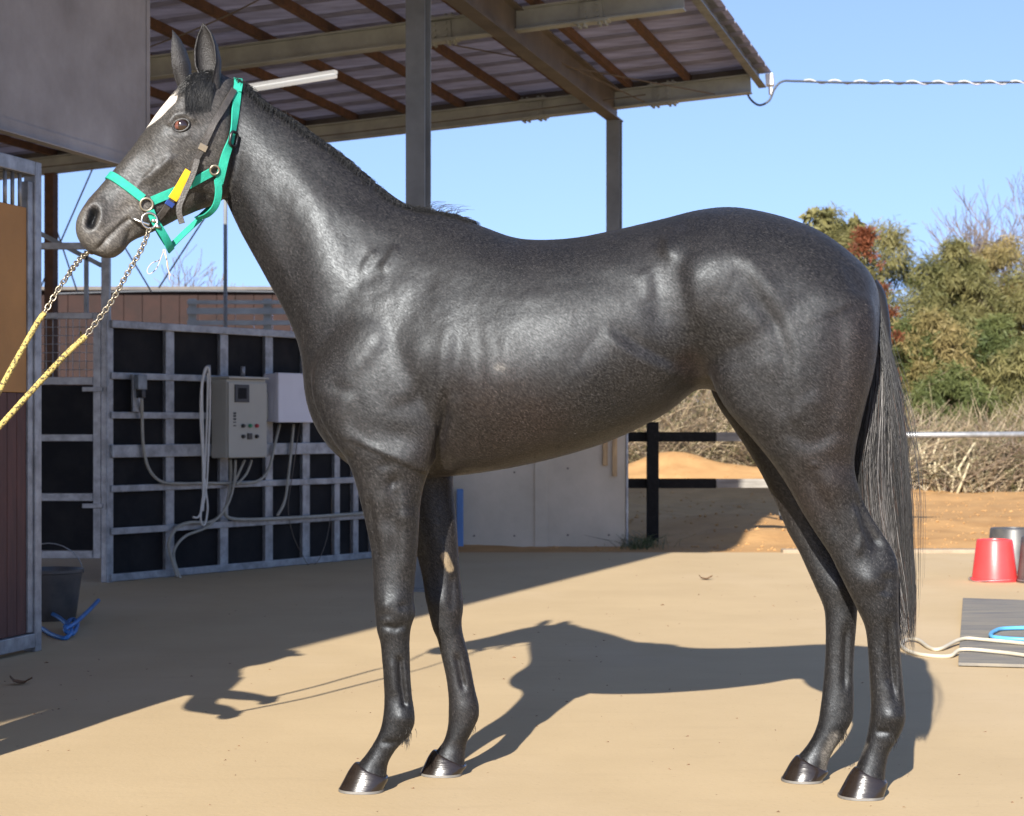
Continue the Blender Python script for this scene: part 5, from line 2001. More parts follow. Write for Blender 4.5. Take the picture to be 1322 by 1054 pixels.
# cheek strap both sides
P, N = strap_on([(196, 260), (210, 254), (226, 247), (244, 238), (260, 229), (273, 222)])
PM_, NM_ = mirror_head(P, N)
MB().add(*ribbon(P, N, 0.026)).build('cheek_strap', 'webbing_green', halter, 50)
MB().add(*ribbon(PM_, NM_, 0.026)).build('cheek_strap', 'webbing_green', halter, 50)
# crown strap up behind the ears and over the poll
P, N = strap_on([(282, 238), (287, 216), (292, 196), (297, 178), (301, 155), (304, 132), (305.5, 118)], 0.005)
MB().add(*ribbon(P, N, 0.026)).build('crown_strap', 'webbing_green', halter, 50)
Pm, Nm = mirror_head(P, N)
top = [P[-1]]
pk = HH(307, 104)
P2 = curve_pts([P[-2], P[-1], P[-1] * 0.45 + pk * 0.55 + HN * 0.012, pk + UP * 0.004, Pm[-1] * 0.45 + pk * 0.55 - HN * 0.012, Pm[-1], Pm[-2]], 6)
N2 = [((p - HH(304, 135))).normalized() for p in P2]
MB().add(*ribbon(P2, N2, 0.026)).build('poll_strap', 'webbing_green', halter, 50)
MB().add(*ribbon(Pm, Nm, 0.026)).build('crown_strap', 'webbing_green', halter, 50)
# slack throat loop under the jaw
q = [HH(281, 232, 0.098), HH(282, 250, 0.094), HH(278, 266, 0.080), HH(268, 277, 0.055), HH(258, 281, 0.02), HH(256, 281, -0.02), HH(262, 277, -0.055), HH(276, 262, -0.085), HH(284, 240, -0.095)]
P = curve_pts(q, 6)
N = [(p - HH(262, 235)).normalized() for p in P]
MB().add(*ribbon(P, N, 0.022)).build('throat_strap', 'webbing_green', halter, 50)
# chin loop
q = [HH(194, 272, 0.062), HH(200, 286, 0.062), HH(208, 298, 0.058), HH(215, 310, 0.045), HH(220, 321, 0.02), HH(221, 323, -0.01), HH(216, 314, -0.035), HH(206, 298, -0.05), HH(194, 274, -0.056)]
P = curve_pts(q, 6)
N = [(p - HH(192, 295)).normalized() for p in P]
MB().add(*ribbon(P, N, 0.024)).build('chin_strap', 'webbing_green', halter, 50)
# thin strap from chin loop to throat loop
P = curve_pts([HH(221, 318, 0.0), HH(236, 303, 0.0), HH(250, 290, 0.0), HH(259, 282, 0.0)], 5)
MB().add(*ribbon(P, [Vector((0.3, -0.9, 0.3)).normalized()] * len(P), 0.017)).build('joining_strap', 'webbing_green', halter, 50)
def ring_at(px, py, r, th, name, mt, par, lift=0.006, rot=0):
    p, n = surf(px, py, lift)
    if p is None:
        p, n = HH(px, py, 0.05), HN
    t1 = n.cross(UP).normalized()
    t2 = n.cross(t1)
    return MB().tube([p + (t1 * math.cos(a) + t2 * math.sin(a)) * r for a in [2 * math.pi * k / 22 for k in range(22)]], th, 8, closed=True).build(name, mt, par, True)
ring_at(189, 264, 0.0175, 0.0035, 'ring', 'brass_dull', halter, 0.008)
ring_at(276, 219, 0.013, 0.003, 'ring', 'brass_dull', halter, 0.009)
p, n = surf(297, 180, 0.012)
bk_ = MB()
t1 = (HH(301, 155) - HH(293, 195)).normalized()
t2 = n.cross(t1).normalized()
ringp = [p + t1 * 0.020 * math.copysign(abs(math.cos(a)) ** 0.6, math.cos(a)) + t2 * 0.017 * math.copysign(abs(math.sin(a)) ** 0.6, math.sin(a)) for a in [2 * math.pi * k / 24 for k in range(24)]]
bk_.tube(ringp, 0.0045, 8, closed=True).build('buckle', 'plastic_black', halter, True)
# stitched keepers
for (a_, b_) in (((196, 283), (201, 288)), ((200, 290), (207, 296))):
    q = HH((a_[0] + b_[0]) / 2, (a_[1] + b_[1]) / 2, 0.064)
    MB().tube([q - UP * 0.004, q + UP * 0.004], 0.009, 10).build('rivet', 'steel_bright', halter, True)

bridle = thing('bit_bridle', 'dark leather headpiece with steel bit and yellow taped cheekpiece', 'bridle', (POLL.x - 0.25, POLL.y - 0.15, 1.5))
P, N = strap_on([(300, 118), (293, 130), (283, 148), (273, 166), (265, 182), (258, 196), (251, 209), (243, 223), (233, 240), (222, 256), (210, 272), (199, 284)], 0.0085)
MB().add(*ribbon(P, N, 0.019, 0.004)).build('cheekpiece', 'leather_dark', bridle, 50)
Pm, Nm = mirror_head(P, N)
MB().add(*ribbon(Pm, Nm, 0.019, 0.004)).build('cheekpiece', 'leather_dark', bridle, 50)
ia = int(len(P) * 0.62)
MB().add(*ribbon([p + n * 0.003 for p, n in zip(P, N)][ia:ia + 14], N[ia:ia + 14], 0.028, 0.0025)).build('yellow_tape', 'tape_yellow', bridle, 50)
MB().add(*ribbon([p + n * 0.0045 for p, n in zip(P, N)][ia + 14:ia + 17], N[ia + 14:ia + 17], 0.026, 0.004)).build('blue_tape', 'tape_blue', bridle, 50)
ik = int(len(P) * 0.40)
MB().add(*ribbon([p + n * 0.0045 for p, n in zip(P, N)][ik:ik + 4], N[ik:ik + 4], 0.026, 0.004)).build('keeper', 'steel_bright', bridle, 50)
q = [surf(254, 206, 0.014)[0], surf(247, 226, 0.022)[0], HH(238, 250, 0.10), HH(231, 270, 0.098), HH(235, 289, 0.096)]
P = curve_pts(q, 6)
MB().add(*ribbon(P, [(HN + HD * 0.2).normalized()] * len(P), 0.017, 0.004)).build('loose_end', 'leather_dark', bridle, 50)
bit_r = HH(193, 285, 0.070)
MB().tube([bit_r + (HD * math.cos(a) + UP * math.sin(a)) * 0.022 for a in [2 * math.pi * k / 24 for k in range(24)]], 0.0035, 8, closed=True).build('bit_ring', 'steel_bright', bridle, True)
b1, _ = surf(170, 281, 0.004)
MB().tube(curve_pts([b1 - HN * 0.05, b1, HH(180, 286, 0.066), bit_r - UP * 0.012], 6), 0.0045, 8).build('bit_bar', 'steel_bright', bridle, True)

def chain(pts, n, r, th):
    c = curve_pts(pts, 20)
    L = [0]
    for i in range(1, len(c)):
        L.append(L[-1] + (c[i] - c[i - 1]).length)
    m = MB()
    step = L[-1] / n
    for k in range(n):
        s = (k + 0.5) * step
        i = next(j for j in range(1, len(L)) if L[j] >= s)
        p = c[i - 1].lerp(c[i], (s - L[i - 1]) / (L[i] - L[i - 1] + 1e-9))
        d = (c[i] - c[i - 1]).normalized()
        s1 = d.cross(Vector((0.3, 1, 0.2)))
        s1.normalize()
        if k % 2:
            s1 = d.cross(s1).normalized()
        m.tube([p + d * (math.cos(a) * step * 0.72) + s1 * (math.sin(a) * r) for a in [2 * math.pi * q_ / 12 for q_ in range(12)]], th, 5, closed=True)
    return m
def rope(pts, r):
    c = curve_pts(pts, 60)
    m = MB()
    for ph in range(3):
        out = []
        for i, p in enumerate(c):
            d = (c[min(i + 1, len(c) - 1)] - c[max(i - 1, 0)]).normalized()
            s = d.cross(Vector((0.1, 1, 0.3))).normalized()
            t = d.cross(s)
            a = i * 0.75 + ph * 2.094
            out.append(p + (s * math.cos(a) + t * math.sin(a)) * r * 0.55)
        m.tube(out, r * 0.62, 6)
    return m
HAND1 = Q(-66, 620, 4.74)
HAND2 = Q(-36, 570, 4.88)
lead1 = thing('lead_rope', 'yellow lead rope on a steel chain clipped to the near bit ring', 'lead rope', (HAND1.x, HAND1.y, 0.8), 'lead ropes')
r0 = bit_r - UP * 0.022
def Lr(px, py, t, a, b):
    return Q(px, py, a.y + (b.y - a.y) * t)
cp = [r0, Lr(183, 321, 0.12, r0, HAND1), Lr(160, 361, 0.25, r0, HAND1), Lr(143, 391, 0.36, r0, HAND1), Lr(110, 435, 0.5, r0, HAND1)]
chain(cp, 30, 0.0075, 0.0022).build('chain', 'brass_dull', lead1, True)
rp = [cp[-1], Lr(84, 459, 0.6, r0, HAND1), Lr(40, 506, 0.78, r0, HAND1), Lr(0, 550, 0.92, r0, HAND1), HAND1]
rope(rp, 0.0072).build('rope', 'rope_yellow', lead1, True)
MB().add(*loft([(cp[-1] + Vector((-0.012, 0, 0.006)) + Vector((0, 0, 0.010 * a)), cp[-1] + Vector((-0.012 + 0.0, 0, 0.006)) - Vector((0, 0, 0.010 * a)), 0.012 * a, 2, 2, 0, Vector((0, 1, 0))) for a in (0.3, 1.0)], 3, 12)).build('knot', 'rope_yellow', lead1, True)
lead2 = thing('lead_rope', 'yellow lead rope and chain coming from the far side of the muzzle', 'lead rope', (HAND2.x, HAND2.y, 0.9), 'lead ropes')
r1 = HH(185, 290, -0.062)
cp = [r1, HH(150, 322, -0.060), HH(113, 327, -0.04), Lr(84, 361, 0.5, HH(113, 327, -0.04), HAND2), Lr(57, 405, 0.62, HH(113, 327, -0.04), HAND2)]
chain(cp, 34, 0.0075, 0.0022).build('chain', 'brass_dull', lead2, True)
q0 = HH(113, 327, -0.04)
rp = [cp[-1], Lr(47, 419, 0.66, q0, HAND2), Lr(22, 463, 0.8, q0, HAND2), Lr(0, 503, 0.92, q0, HAND2), HAND2]
rope(rp, 0.0072).build('rope', 'rope_yellow', lead2, True)
st = thing('white_string', 'white string loops dangling from the chin strap', 'string', HH(205, 340, 0.02))
for pts in ([(211, 322), (207, 335), (196, 340), (190, 349), (193, 354), (202, 347), (208, 333), (212, 322)], [(213, 322), (216, 338), (218, 352), (219, 362)], [(211, 323), (215, 336), (216, 345), (221, 357)]):
    MB().tube(curve_pts([HH(x, y, 0.02 + 0.004 * i) for i, (x, y) in enumerate(pts)], 5), 0.0014, 5).build('string', 'string_white', st, True)
# ================================================================== HANDLER just outside the left of the picture (his shadow falls on the yard)
mat('jacket_navy', (0.025, 0.035, 0.065), 0.75, var=0.25, scale=9, bump=0.4, bscale=14)
mat('trousers_grey', (0.075, 0.072, 0.068), 0.85, var=0.2, scale=9, bump=0.4, bscale=16)
mat('boots_black', (0.012, 0.012, 0.013), 0.5, var=0.3)
mat('skin_tan', (0.45, 0.27, 0.19), 0.55, var=0.08, scale=20)
mat('cap_dark', (0.03, 0.03, 0.035), 0.8, var=0.2)
HB = Vector((-2.02, 4.70, 0))
hf = Vector((0.86, 0.51, 0)).normalized()         # faces the horse's head
hs = Vector((hf.y, -hf.x, 0))                     # his right
def B(f, s, z):
    return HB + hf * f + hs * s + UP * z
def limb(pts):
    """pts: (centre, radius): tapered round limb"""
    secs = []
    for i, (c, r) in enumerate(pts):
        a, b = pts[max(i - 1, 0)][0], pts[min(i + 1, len(pts) - 1)][0]
        d = (b - a).normalized()
        u = d.cross(Vector((0.31, 0.95, 0.05)))
        if u.length < 0.2:
            u = d.cross(UP)
        u.normalize()
        w = d.cross(u)
        secs.append((c + u * r, c - u * r, r, 2, 2, 0, w))
    return loft(secs, 4, 16)
pm_ = MB()
tor = []
for (z, f, hw, dp) in ((0.80, 0, 0.165, 0.11), (0.92, 0, 0.175, 0.125), (1.05, 0.01, 0.17, 0.12), (1.20, 0.015, 0.18, 0.13), (1.33, 0.01, 0.195, 0.13), (1.42, 0, 0.185, 0.105), (1.47, -0.005, 0.12, 0.075), (1.50, 0, 0.065, 0.065), (1.56, 0.01, 0.056, 0.06)):
    tor.append((B(f + dp, 0, z), B(f - dp, 0, z), hw, 2.2, 2.2, 0, hs))
pm_.add(*loft(tor, 4, 24))
hd_ = []
for (z, f, hw, dp) in ((1.53, 0.03, 0.045, 0.05), (1.56, 0.035, 0.062, 0.08), (1.60, 0.03, 0.07, 0.092), (1.66, 0.02, 0.077, 0.098), (1.71, 0.01, 0.076, 0.095), (1.75, 0.005, 0.06, 0.075), (1.775, 0, 0.025, 0.03)):
    hd_.append((B(f + dp, 0, z), B(f - dp, 0, z), hw, 2, 2, 0, hs))
pm_.add(*loft(hd_, 4, 20))
pm_.add(*limb([(B(0.115, 0, 1.655), 0.010), (B(0.128, 0, 1.635), 0.013), (B(0.13, 0, 1.622), 0.014), (B(0.11, 0, 1.615), 0.012)]))      # nose
for s in (-1, 1):
    pm_.add(*limb([(B(-0.005, s * 0.072, 1.675), 0.012), (B(-0.008, s * 0.084, 1.66), 0.014), (B(-0.004, s * 0.076, 1.635), 0.010)]))     # ears
    pm_.add(*limb([(B(0, s * 0.09, 0.90), 0.09), (B(0.01, s * 0.10, 0.75), 0.085), (B(0.02, s * 0.11, 0.50), 0.062), (B(0.005, s * 0.115, 0.35), 0.058), (B(-0.01, s * 0.12, 0.12), 0.042), (B(-0.01, s * 0.12, 0.06), 0.045)]))
    pm_.add(*limb([(B(-0.05, s * 0.12, 0.045), 0.042), (B(0.02, s * 0.123, 0.048), 0.046), (B(0.11, s * 0.13, 0.040), 0.042), (B(0.18, s * 0.135, 0.032), 0.030)]))
hands = {1: HAND1, -1: HAND2}
for s in (1, -1):
    sh_ = B(0, s * 0.185, 1.40)
    hp = hands[s] - hf * 0.03
    el = (sh_ + hp) / 2 + Vector((-0.02, -0.02, -0.10)) + hs * (0.03 * s)
    pm_.add(*limb([(sh_, 0.064), (sh_.lerp(el, 0.5), 0.056), (el, 0.048), (el.lerp(hp, 0.55), 0.042), (el.lerp(hp, 0.86), 0.034), (el.lerp(hp, 0.97), 0.026)]))
    d = (hp - el).normalized()
    side = d.cross(UP).normalized()
    dn = side.cross(d)
    if dn.z > 0:
        dn = -dn
    pm_.add(*limb([(hp - d * 0.01, 0.026), (hp + d * 0.03, 0.032), (hp + d * 0.055, 0.028)]))
    for k in range(4):                      # fingers closed round the rope
        o = side * (0.027 - 0.018 * k)
        L_ = (0.036, 0.042, 0.040, 0.032)[k]
        a0 = hp + d * 0.05 + o
        a1 = a0 + d * L_ * 0.7 + dn * 0.008
        a2 = a1 + dn * L_ * 0.75 - d * 0.005
        a3 = a2 - d * L_ * 0.7 + dn * 0.002
        pm_.add(*limb([(a0, 0.0095), (a1, 0.0092), (a2, 0.0088), (a3, 0.0078)]))
    t0 = hp + d * 0.012 + side * 0.028
    pm_.add(*limb([(t0, 0.012), (t0 + d * 0.026 + side * 0.012 + dn * 0.014, 0.011), (t0 + d * 0.045 + side * 0.0 + dn * 0.034, 0.009)]))
me = bpy.data.meshes.new('person_base')
me.from_pydata(pm_.v, [], pm_.f)
bm = bmesh.new()
bm.from_mesh(me)
bmesh.ops.recalc_face_normals(bm, faces=bm.faces)
bm.to_mesh(me)
bm.free()
tob = bpy.data.objects.new('person_base', me)
COL.objects.link(tob)
md = tob.modifiers.new('r', 'REMESH')
md.mode = 'VOXEL'
md.voxel_size = 0.006
sm_ = tob.modifiers.new('s', 'SMOOTH')
sm_.iterations = 3
pme = bpy.data.meshes.new_from_object(tob.evaluated_get(bpy.context.evaluated_depsgraph_get()))
bpy.data.objects.remove(tob, do_unlink=True)
person = thing('person', 'person in dark jacket standing at the left holding both lead ropes', 'person', HB)
po = link('body', pme, 'jacket_navy', person, True)
for nm in ('trousers_grey', 'boots_black', 'skin_tan'):
    pme.materials.append(MATS[nm])
for f in pme.polygons:
    c = f.center
    mi = 0
    if c.z < 0.13:
        mi = 2
    elif c.z < 0.86 and (c - HB).xy.length < 0.30:
        mi = 1
    elif c.z > 1.505 and (c - HB).xy.length < 0.2:
        mi = 3
    elif min((c - HAND1).length, (c - HAND2).length) < 0.075:
        mi = 3
    f.material_index = mi
cap = []
for (z, hw, dp) in ((1.688, 0.083, 0.104), (1.72, 0.083, 0.104), (1.76, 0.070, 0.088), (1.785, 0.045, 0.055), (1.793, 0.008, 0.010)):
    cap.append((B(0.012 + dp, 0, z), B(0.012 - dp, 0, z), hw, 2, 2, 0, hs))
MB().add(*loft(cap, 4, 24)).build('cap', 'cap_dark', person, True)
brim = [(B(0.09, 0, 1.705), B(0.09, 0, 1.695), 0.072, 2, 2, 0, hs), (B(0.15, 0, 1.698), B(0.15, 0, 1.690), 0.062, 2, 2, 0, hs), (B(0.185, 0, 1.688), B(0.185, 0, 1.682), 0.03, 2, 2, 0, hs)]
MB().add(*loft(brim, 4, 16)).build('cap_brim', 'cap_dark', person, True)
for s in (-1, 1):
    e = B(0.108, s * 0.030, 1.662)
    MB().tube([e - hf * 0.008, e, e + hf * 0.004], [0.011, 0.010, 0.004], 10).build('eye', 'plastic_black', person, True)
MB().bar(B(0.118, -0.022, 1.585), B(0.118, 0.022, 1.585), 0.008, 0.006).build('mouth', 'leaf_russet', person)
# ================================================================== VEGETATION
def branch_tree(root, height, depth, spread, seed, r0, bend=0.25, ratio=0.74, first=0.32, nsub=3, up=0.12, rmin=0.004):
    rnd = random.Random(seed)
    m = MB()
    def grow(p, d, L, r, lev):
        pts, rr = [p], [r]
        n = 4 if lev > 0 else 6
        q = p.copy()
        dd = d.copy()
        for i in range(n):
            dd = (dd + Vector((rnd.gauss(0, bend), rnd.gauss(0, bend), rnd.gauss(0, bend) * 0.6 + up)) * 0.4).normalized()
            q = q + dd * (L / n)
            pts.append(q.copy())
            rr.append(max(rmin, r * (1 - 0.42 * (i + 1) / n)))
        m.tube(pts, rr, 6 if lev < 2 else 4 if lev < 4 else 3, caps=False)
        if lev >= depth:
            return
        k = nsub + (1 if rnd.random() < 0.4 else 0)
        for j in range(k):
            i = n if j == 0 else rnd.randrange(2, n + 1)
            ax = Vector((rnd.gauss(0, 1), rnd.gauss(0, 1), rnd.gauss(0, 0.5) + 0.15)).normalized()
            nd = (dd + ax * (spread * (0.5 if j == 0 else 1.0))).normalized()
            grow(pts[i], nd, L * ratio * rnd.uniform(0.75, 1.15), rr[i] * (0.8 if j == 0 else 0.62), lev + 1)
    grow(Vector(root), Vector((rnd.gauss(0, 0.08), rnd.gauss(0, 0.08), 1)).normalized(), height * first, r0, 0)
    return m

def leaves(blobs, n, size, seed, droop=0.3, wid=0.25, long=1.0):
    """n leaf quads spread through uneven blobs (x,y,z,rx,ry,rz): denser towards each shell"""
    r = np.random.default_rng(seed)
    blobs = np.array(blobs, float)
    vol = blobs[:, 3] * blobs[:, 5]
    pick = r.choice(len(blobs), n, p=vol / vol.sum())
    d = r.normal(size=(n, 3))
    d /= np.linalg.norm(d, axis=1)[:, None]
    rad = r.uniform(0.25, 1.0, n) ** 0.5 * (1 + 0.22 * r.normal(size=n))
    P = blobs[pick, :3] + d * rad[:, None] * blobs[pick, 3:6]
    ax = d * 0.7 + r.normal(size=(n, 3)) * 0.8
    ax[:, 2] -= droop
    ax /= np.linalg.norm(ax, axis=1)[:, None]
    up = r.normal(size=(n, 3))
    s = np.cross(ax, up)
    s /= np.linalg.norm(s, axis=1)[:, None] + 1e-9
    sz = size * r.uniform(0.55, 1.35, n)[:, None]
    a = P - s * sz * 0.28
    b = P + ax * sz * 0.5 * long - 0
    c = P + s * sz * 0.28
    t = P + ax * sz * 1.15 * long
    t[:, 2] -= 0.12 * sz[:, 0]
    V4 = np.empty((n * 4, 3))
    V4[0::4], V4[1::4], V4[2::4], V4[3::4] = P - ax * sz * 0.3, b - s * sz * wid, t, b + s * sz * wid
    F = np.arange(n * 4).reshape(-1, 4)
    return V4, F

def np_mesh(name, V4, F, material, parent):
    me = bpy.data.meshes.new(name)
    me.vertices.add(len(V4))
    me.vertices.foreach_set('co', V4.ravel())
    me.loops.add(F.size)
    me.loops.foreach_set('vertex_index', F.ravel())
    me.polygons.add(len(F))
    me.polygons.foreach_set('loop_start', np.arange(0, F.size, 4))
    me.update()
    me.validate()
    return link(name, me, material, parent)

def leafy(name, label, cat, base, height, width, seed, mt, n, size, group, lumps=26, taper=0.5, droop=0.3, long=1.0, low=0.12, wid=0.2):
    rnd = random.Random(seed)
    t = thing(name, label, cat, base, group)
    b = Vector(base)
    tr = branch_tree(b - UP * 0.2, height * 0.62, 2, 0.6, seed, 0.02 * height ** 0.6, 0.10, 0.4, 0.75, 4)
    tr.build('trunk', 'bark_grey', t)
    bl = []
    for k in range(lumps):
        h = low + (1 - low) * rnd.random() ** 0.85
        env = width * 0.5 * (math.sin(min(1, (h + 0.12) * 1.25) * math.pi * 0.5) * (1 - taper * h ** 2.2)) * (0.35 if h > 0.93 else 1)
        a = rnd.uniform(0, 2 * math.pi)
        rr = env * rnd.uniform(0.3, 1.0)
        s = rnd.uniform(0.07, 0.17) * width * (1 - 0.45 * h)
        bl.append((b.x + math.cos(a) * rr, b.y + math.sin(a) * rr * 0.8, b.z + h * height, s * 1.15, s, s * rnd.uniform(0.6, 1.1)))
    V4, F = leaves(bl, n, size, seed + 5, droop, wid, long)
    np_mesh('crown', V4, F, mt, t)
    return t

def base_at(px, Y):
    p = Q(px, 0, Y)
    return (p.x, Y, soil_h(p.x, Y) if Y < 40 else 0.3)

TG = 'trees beyond the soil bank'
def top_h(py, Y):
    return CAMH + (HY - py) / FPX * Y - 0.25
#       px    Y    top  width mat           leaf n   label
TR = [(1062, 30.0, 262, 2.3, 'leaf_olive', 9000, 'tall olive bamboo clump with a forked wispy top above the croup', 0.4),
      (1138, 31.0, 280, 2.9, 'leaf_olive', 10000, 'olive bamboo clump right behind the russet cedar', 0.45),
      (1178, 32.0, 320, 3.2, 'leaf_green', 7000, 'lower dark green clump in the dip of the tree line', 0.4),
      (1232, 31.0, 296, 2.3, 'leaf_olive', 9000, 'pointed olive clump below the bare tree', 0.75),
      (1290, 32.0, 292, 2.6, 'leaf_gold', 9000, 'golden bamboo clump near the right picture edge', 0.4),
      (1352, 31.0, 305, 2.6, 'leaf_olive', 7000, 'olive clump cut by the right picture edge', 0.4),
      (1205, 28.5, 385, 2.0, 'leaf_gold', 7000, 'golden bamboo spray in the middle of the thicket', 0.4),
      (1285, 28.8, 395, 1.8, 'leaf_green', 7000, 'fresh green bamboo in front of the golden clump', 0.4),
      (1165, 28.6, 400, 1.9, 'leaf_green', 5500, 'green shrub low beside the tail', 0.4),
      (1232, 27.6, 455, 1.4, 'leaf_green', 5000, 'rounded green bush above the dead brush', 0.3),
      (1320, 28.0, 430, 1.6, 'leaf_olive', 5000, 'drooping olive bush at the right edge above the brush', 0.4),
      (1010, 31.0, 330, 2.4, 'leaf_olive', 5000, 'olive clump half hidden by the horse croup', 0.4),
      (930, 30.0, 420, 2.6, 'leaf_green', 4000, 'green shrub seen through the gap under the flank', 0.3),
      (850, 30.5, 420, 2.6, 'leaf_olive', 3500, 'olive shrub mostly hidden behind the barrel', 0.3)]
for i, (px, Y, ty_, w_, m_, n_, lb_, tp_) in enumerate(TR):
    b_ = base_at(px, Y)
    leafy('bamboo_clump' if 'bamboo' in lb_ else 'shrub', lb_, 'bamboo' if 'bamboo' in lb_ else 'shrub', b_, top_h(ty_, Y) - b_[2], w_, 100 + i * 7, m_, int(n_ * 4.0), 0.058, TG, lumps=110, taper=tp_, droop=0.6, long=1.7, wid=0.14)
# wispy leader tops on the tallest clump
b_ = base_at(1116, 27.7)
leafy('cedar_tree', 'russet brown winter cedar beside the croup', 'tree', b_, top_h(280, 27.7) - b_[2], 1.35, 333, 'leaf_russet', 18000, 0.055, TG, lumps=90, taper=0.55, droop=-0.2)
for (px, ty_, Y, sd) in ((1060, 258, 29.9, 5), (1094, 264, 30.2, 9)):
    b_ = base_at(px, Y)
    H_ = top_h(ty_, Y)
    bl = []
    rnd = random.Random(sd)
    for k in range(12):
        h = rnd.uniform(0.82, 1.0)
        bl.append((b_[0] + rnd.gauss(0, 0.14 * (1.3 - h) * 3), Y + rnd.gauss(0, 0.1), b_[2] + h * (H_ - b_[2]), 0.10, 0.10, 0.09))
    t = thing('wispy_tree', 'slender tree with a wispy top rising left of the cedar' if sd == 5 else 'slender wispy treetop just above the russet cedar', 'tree', b_, TG)
    branch_tree(Vector(b_), (H_ - b_[2]) * 0.8, 2, 0.35, sd, 0.05, 0.05, 0.25, 0.92, 5).build('trunk', 'bark_grey', t)
    V4, F = leaves(bl, 900, 0.10, sd, 0.3)
    np_mesh('crown', V4, F, 'leaf_olive', t)

# bare trees
for (px, Y, ty_, sd, lb_, sp, r0, dep) in ((1312, 36.0, 110, 21, 'large bare tree with fine twigs against the sky at upper right', 0.80, 0.15, 6),
                                        (1215, 37.0, 300, 8, 'small bare tree in the dip of the tree line', 0.55, 0.06, 6)):
    b_ = base_at(px, Y)
    t = thing('bare_tree', lb_, 'tree', b_, 'bare trees')
    tm = branch_tree(Vector(b_) - UP * 0.2, (top_h(ty_, Y) - b_[2]) * 1.0, dep, sp, sd, r0, 0.16, 0.78, 0.30, 3, 0.16, 0.0055)
    tm.build('branches', 'twig_grey', t)
for (px, Y, ty_, sd, lb_) in ((120, 34.0, 300, 31, 'bare tree twigs behind the gate post at left'), (245, 33.0, 318, 44, 'bare twiggy tree under the horse jaw')):
    b_ = base_at(px, Y)
    t = thing('bare_tree', lb_, 'tree', b_, 'bare trees')
    branch_tree(Vector(b_), (top_h(ty_, Y)) * 0.9, 5, 0.7, sd, 0.07, 0.2, 0.72, 0.34, 3, 0.12, 0.006).build('branches', 'twig_grey', t)

# dead brush between bank and thicket
def brush(name, label, x0, x1, Y0, Y1, n, h0, h1, mt, seed, lean=0.7):
    rnd = random.Random(seed)
    paths = []
    for k in range(n):
        Y = rnd.uniform(Y0, Y1)
        p = Q(rnd.uniform(x0, x1), 0, Y)
        p.z = soil_h(p.x, Y) - 0.03
        h = rnd.uniform(h0, h1)
        d = Vector((rnd.gauss(0, lean), rnd.gauss(0, lean * 0.6), 1)).normalized()
        q = p.copy()
        pts = [q]
        for i in range(4):
            d = (d + Vector((rnd.gauss(0, 0.25), rnd.gauss(0, 0.2), -0.10 * i))).normalized()
            q = q + d * h / 4
            pts.append(q)
        c = rnd.choice([(0.22, 0.165, 0.105), (0.29, 0.22, 0.14), (0.16, 0.115, 0.08), (0.36, 0.29, 0.18), (0.14, 0.13, 0.06)])
        paths.append((pts, rnd.uniform(0.006, 0.014), 0.003, c))
        for j in range(3):
            s = pts[rnd.randrange(1, 4)]
            dd = (d + Vector((rnd.gauss(0, 0.8), rnd.gauss(0, 0.6), rnd.gauss(0.1, 0.5)))).normalized()
            e = s + dd * h * rnd.uniform(0.2, 0.45)
            paths.append(([s, (s + e) / 2 + Vector((0, 0, rnd.uniform(-0.03, 0.03))), e], 0.006, 0.002, c))
    o = strands(name, None, paths)
    o['kind'] = 'stuff'
    o['label'] = label
    return o
brush('dead_brush', 'tangled dead brush along the soil bank', 1120, 1420, 25.2, 27.3, 2300, 0.5, 1.45, None, 3)
brush('dead_brush', 'pale straw coloured brush behind the black fence', 790, 1130, 28.0, 31.0, 2600, 0.9, 2.6, None, 4, 0.9)
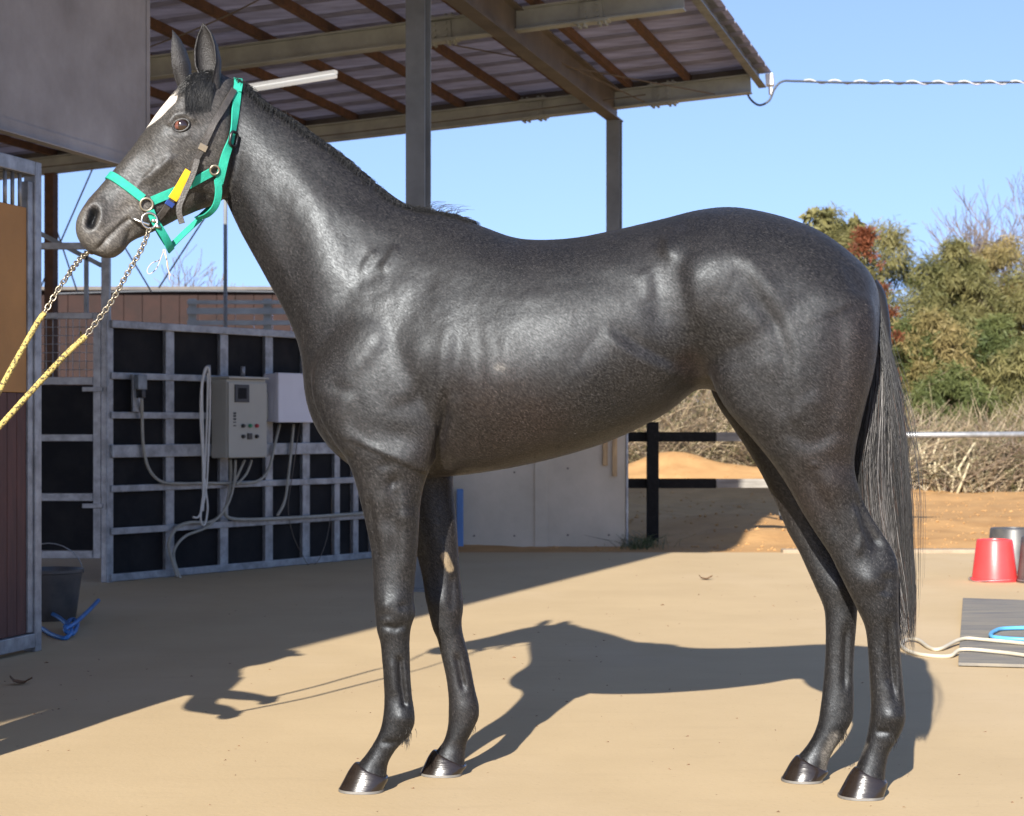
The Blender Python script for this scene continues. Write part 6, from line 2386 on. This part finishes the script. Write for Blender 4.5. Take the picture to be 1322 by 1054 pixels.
for k in range(16):
    px = (1182 + k * 6.5 + random.uniform(-2, 2)) if k < 11 else random.uniform(1200, 1320)
    Y = random.uniform(25.1, 25.5)
    p = Q(px, 0, Y)
    z0 = soil_h(p.x, Y)
    h = random.uniform(0.35, 0.75)
    tag(MB().tube([Vector((p.x, Y, z0 - 0.03)), Vector((p.x + random.gauss(0, 0.06), Y, z0 + h * 0.5)), Vector((p.x + random.gauss(0, 0.12), Y, z0 + h))], [0.022, 0.020, 0.014], 6).build('cut_cane', 'cane_pale', None, True), 'pale cut cane in the row standing along the brush behind the red bucket', 'cane', 'cut canes at the brush edge')
# far wood closing the view behind the thicket
bl = []
rnd = random.Random(77)
for k in range(46):
    x = rnd.uniform(-2, 24)
    bl.append((x, rnd.uniform(42, 46), rnd.uniform(0.3, 3.2), 1.3, 1.2, 1.1))
V4, F = leaves(bl, 20000, 0.30, 12, 0.4)
o = np_mesh('far_wood', V4, F, 'leaf_green', None)
o['kind'] = 'stuff'

# fallen leaves and crumbs on the yard
for i, (px, py, lb_) in enumerate(((27, 884, 'curled brown leaf at lower left in the roof shadow'), (911, 749, 'small dry leaf on the sunny yard under the belly'), (1080, 870, None), (630, 941, None), (438, 903, None))):
    if lb_ is None:
        continue
    c = G(px, py)
    m = MB()
    n = 7
    vs, fs = [], []
    for a in range(n):
        for b in range(5):
            u, v = a / (n - 1) - 0.5, b / 4 - 0.5
            wv = 0.030 * math.cos(u * 2.8)
            vs.append(c + Vector((u * 0.09, v * wv * 2, 0.004 + 0.09 * u * u + 0.5 * v * v * 0.06 + 0.006 * math.sin(u * 20))))
    for a in range(n - 1):
        for b in range(4):
            fs.append((a * 5 + b, a * 5 + b + 1, (a + 1) * 5 + b + 1, (a + 1) * 5 + b))
    tag(m.add(vs, fs).build('dry_leaf', 'dry_leaf', None, True), lb_, 'leaf')
cr = MB()
for k in range(420):
    Y = random.uniform(4.2, 14)
    x = random.uniform(-0.30, 0.30) * Y
    s = random.uniform(0.0015, 0.005) * (1.6 if random.random() < 0.06 else 1)
    p = [Vector((x + random.uniform(-1, 1) * s, Y + random.uniform(-1, 1) * s, z)) for z in (0.0006, 0.0006, 0.0006, s * 0.9)]
    p[0].x -= s; p[1].x += s; p[2].y += s
    cr.add(p, [(0, 1, 3), (1, 2, 3), (2, 0, 3)])
o = cr.build('grit', 'dry_leaf')
o['kind'] = 'stuff'
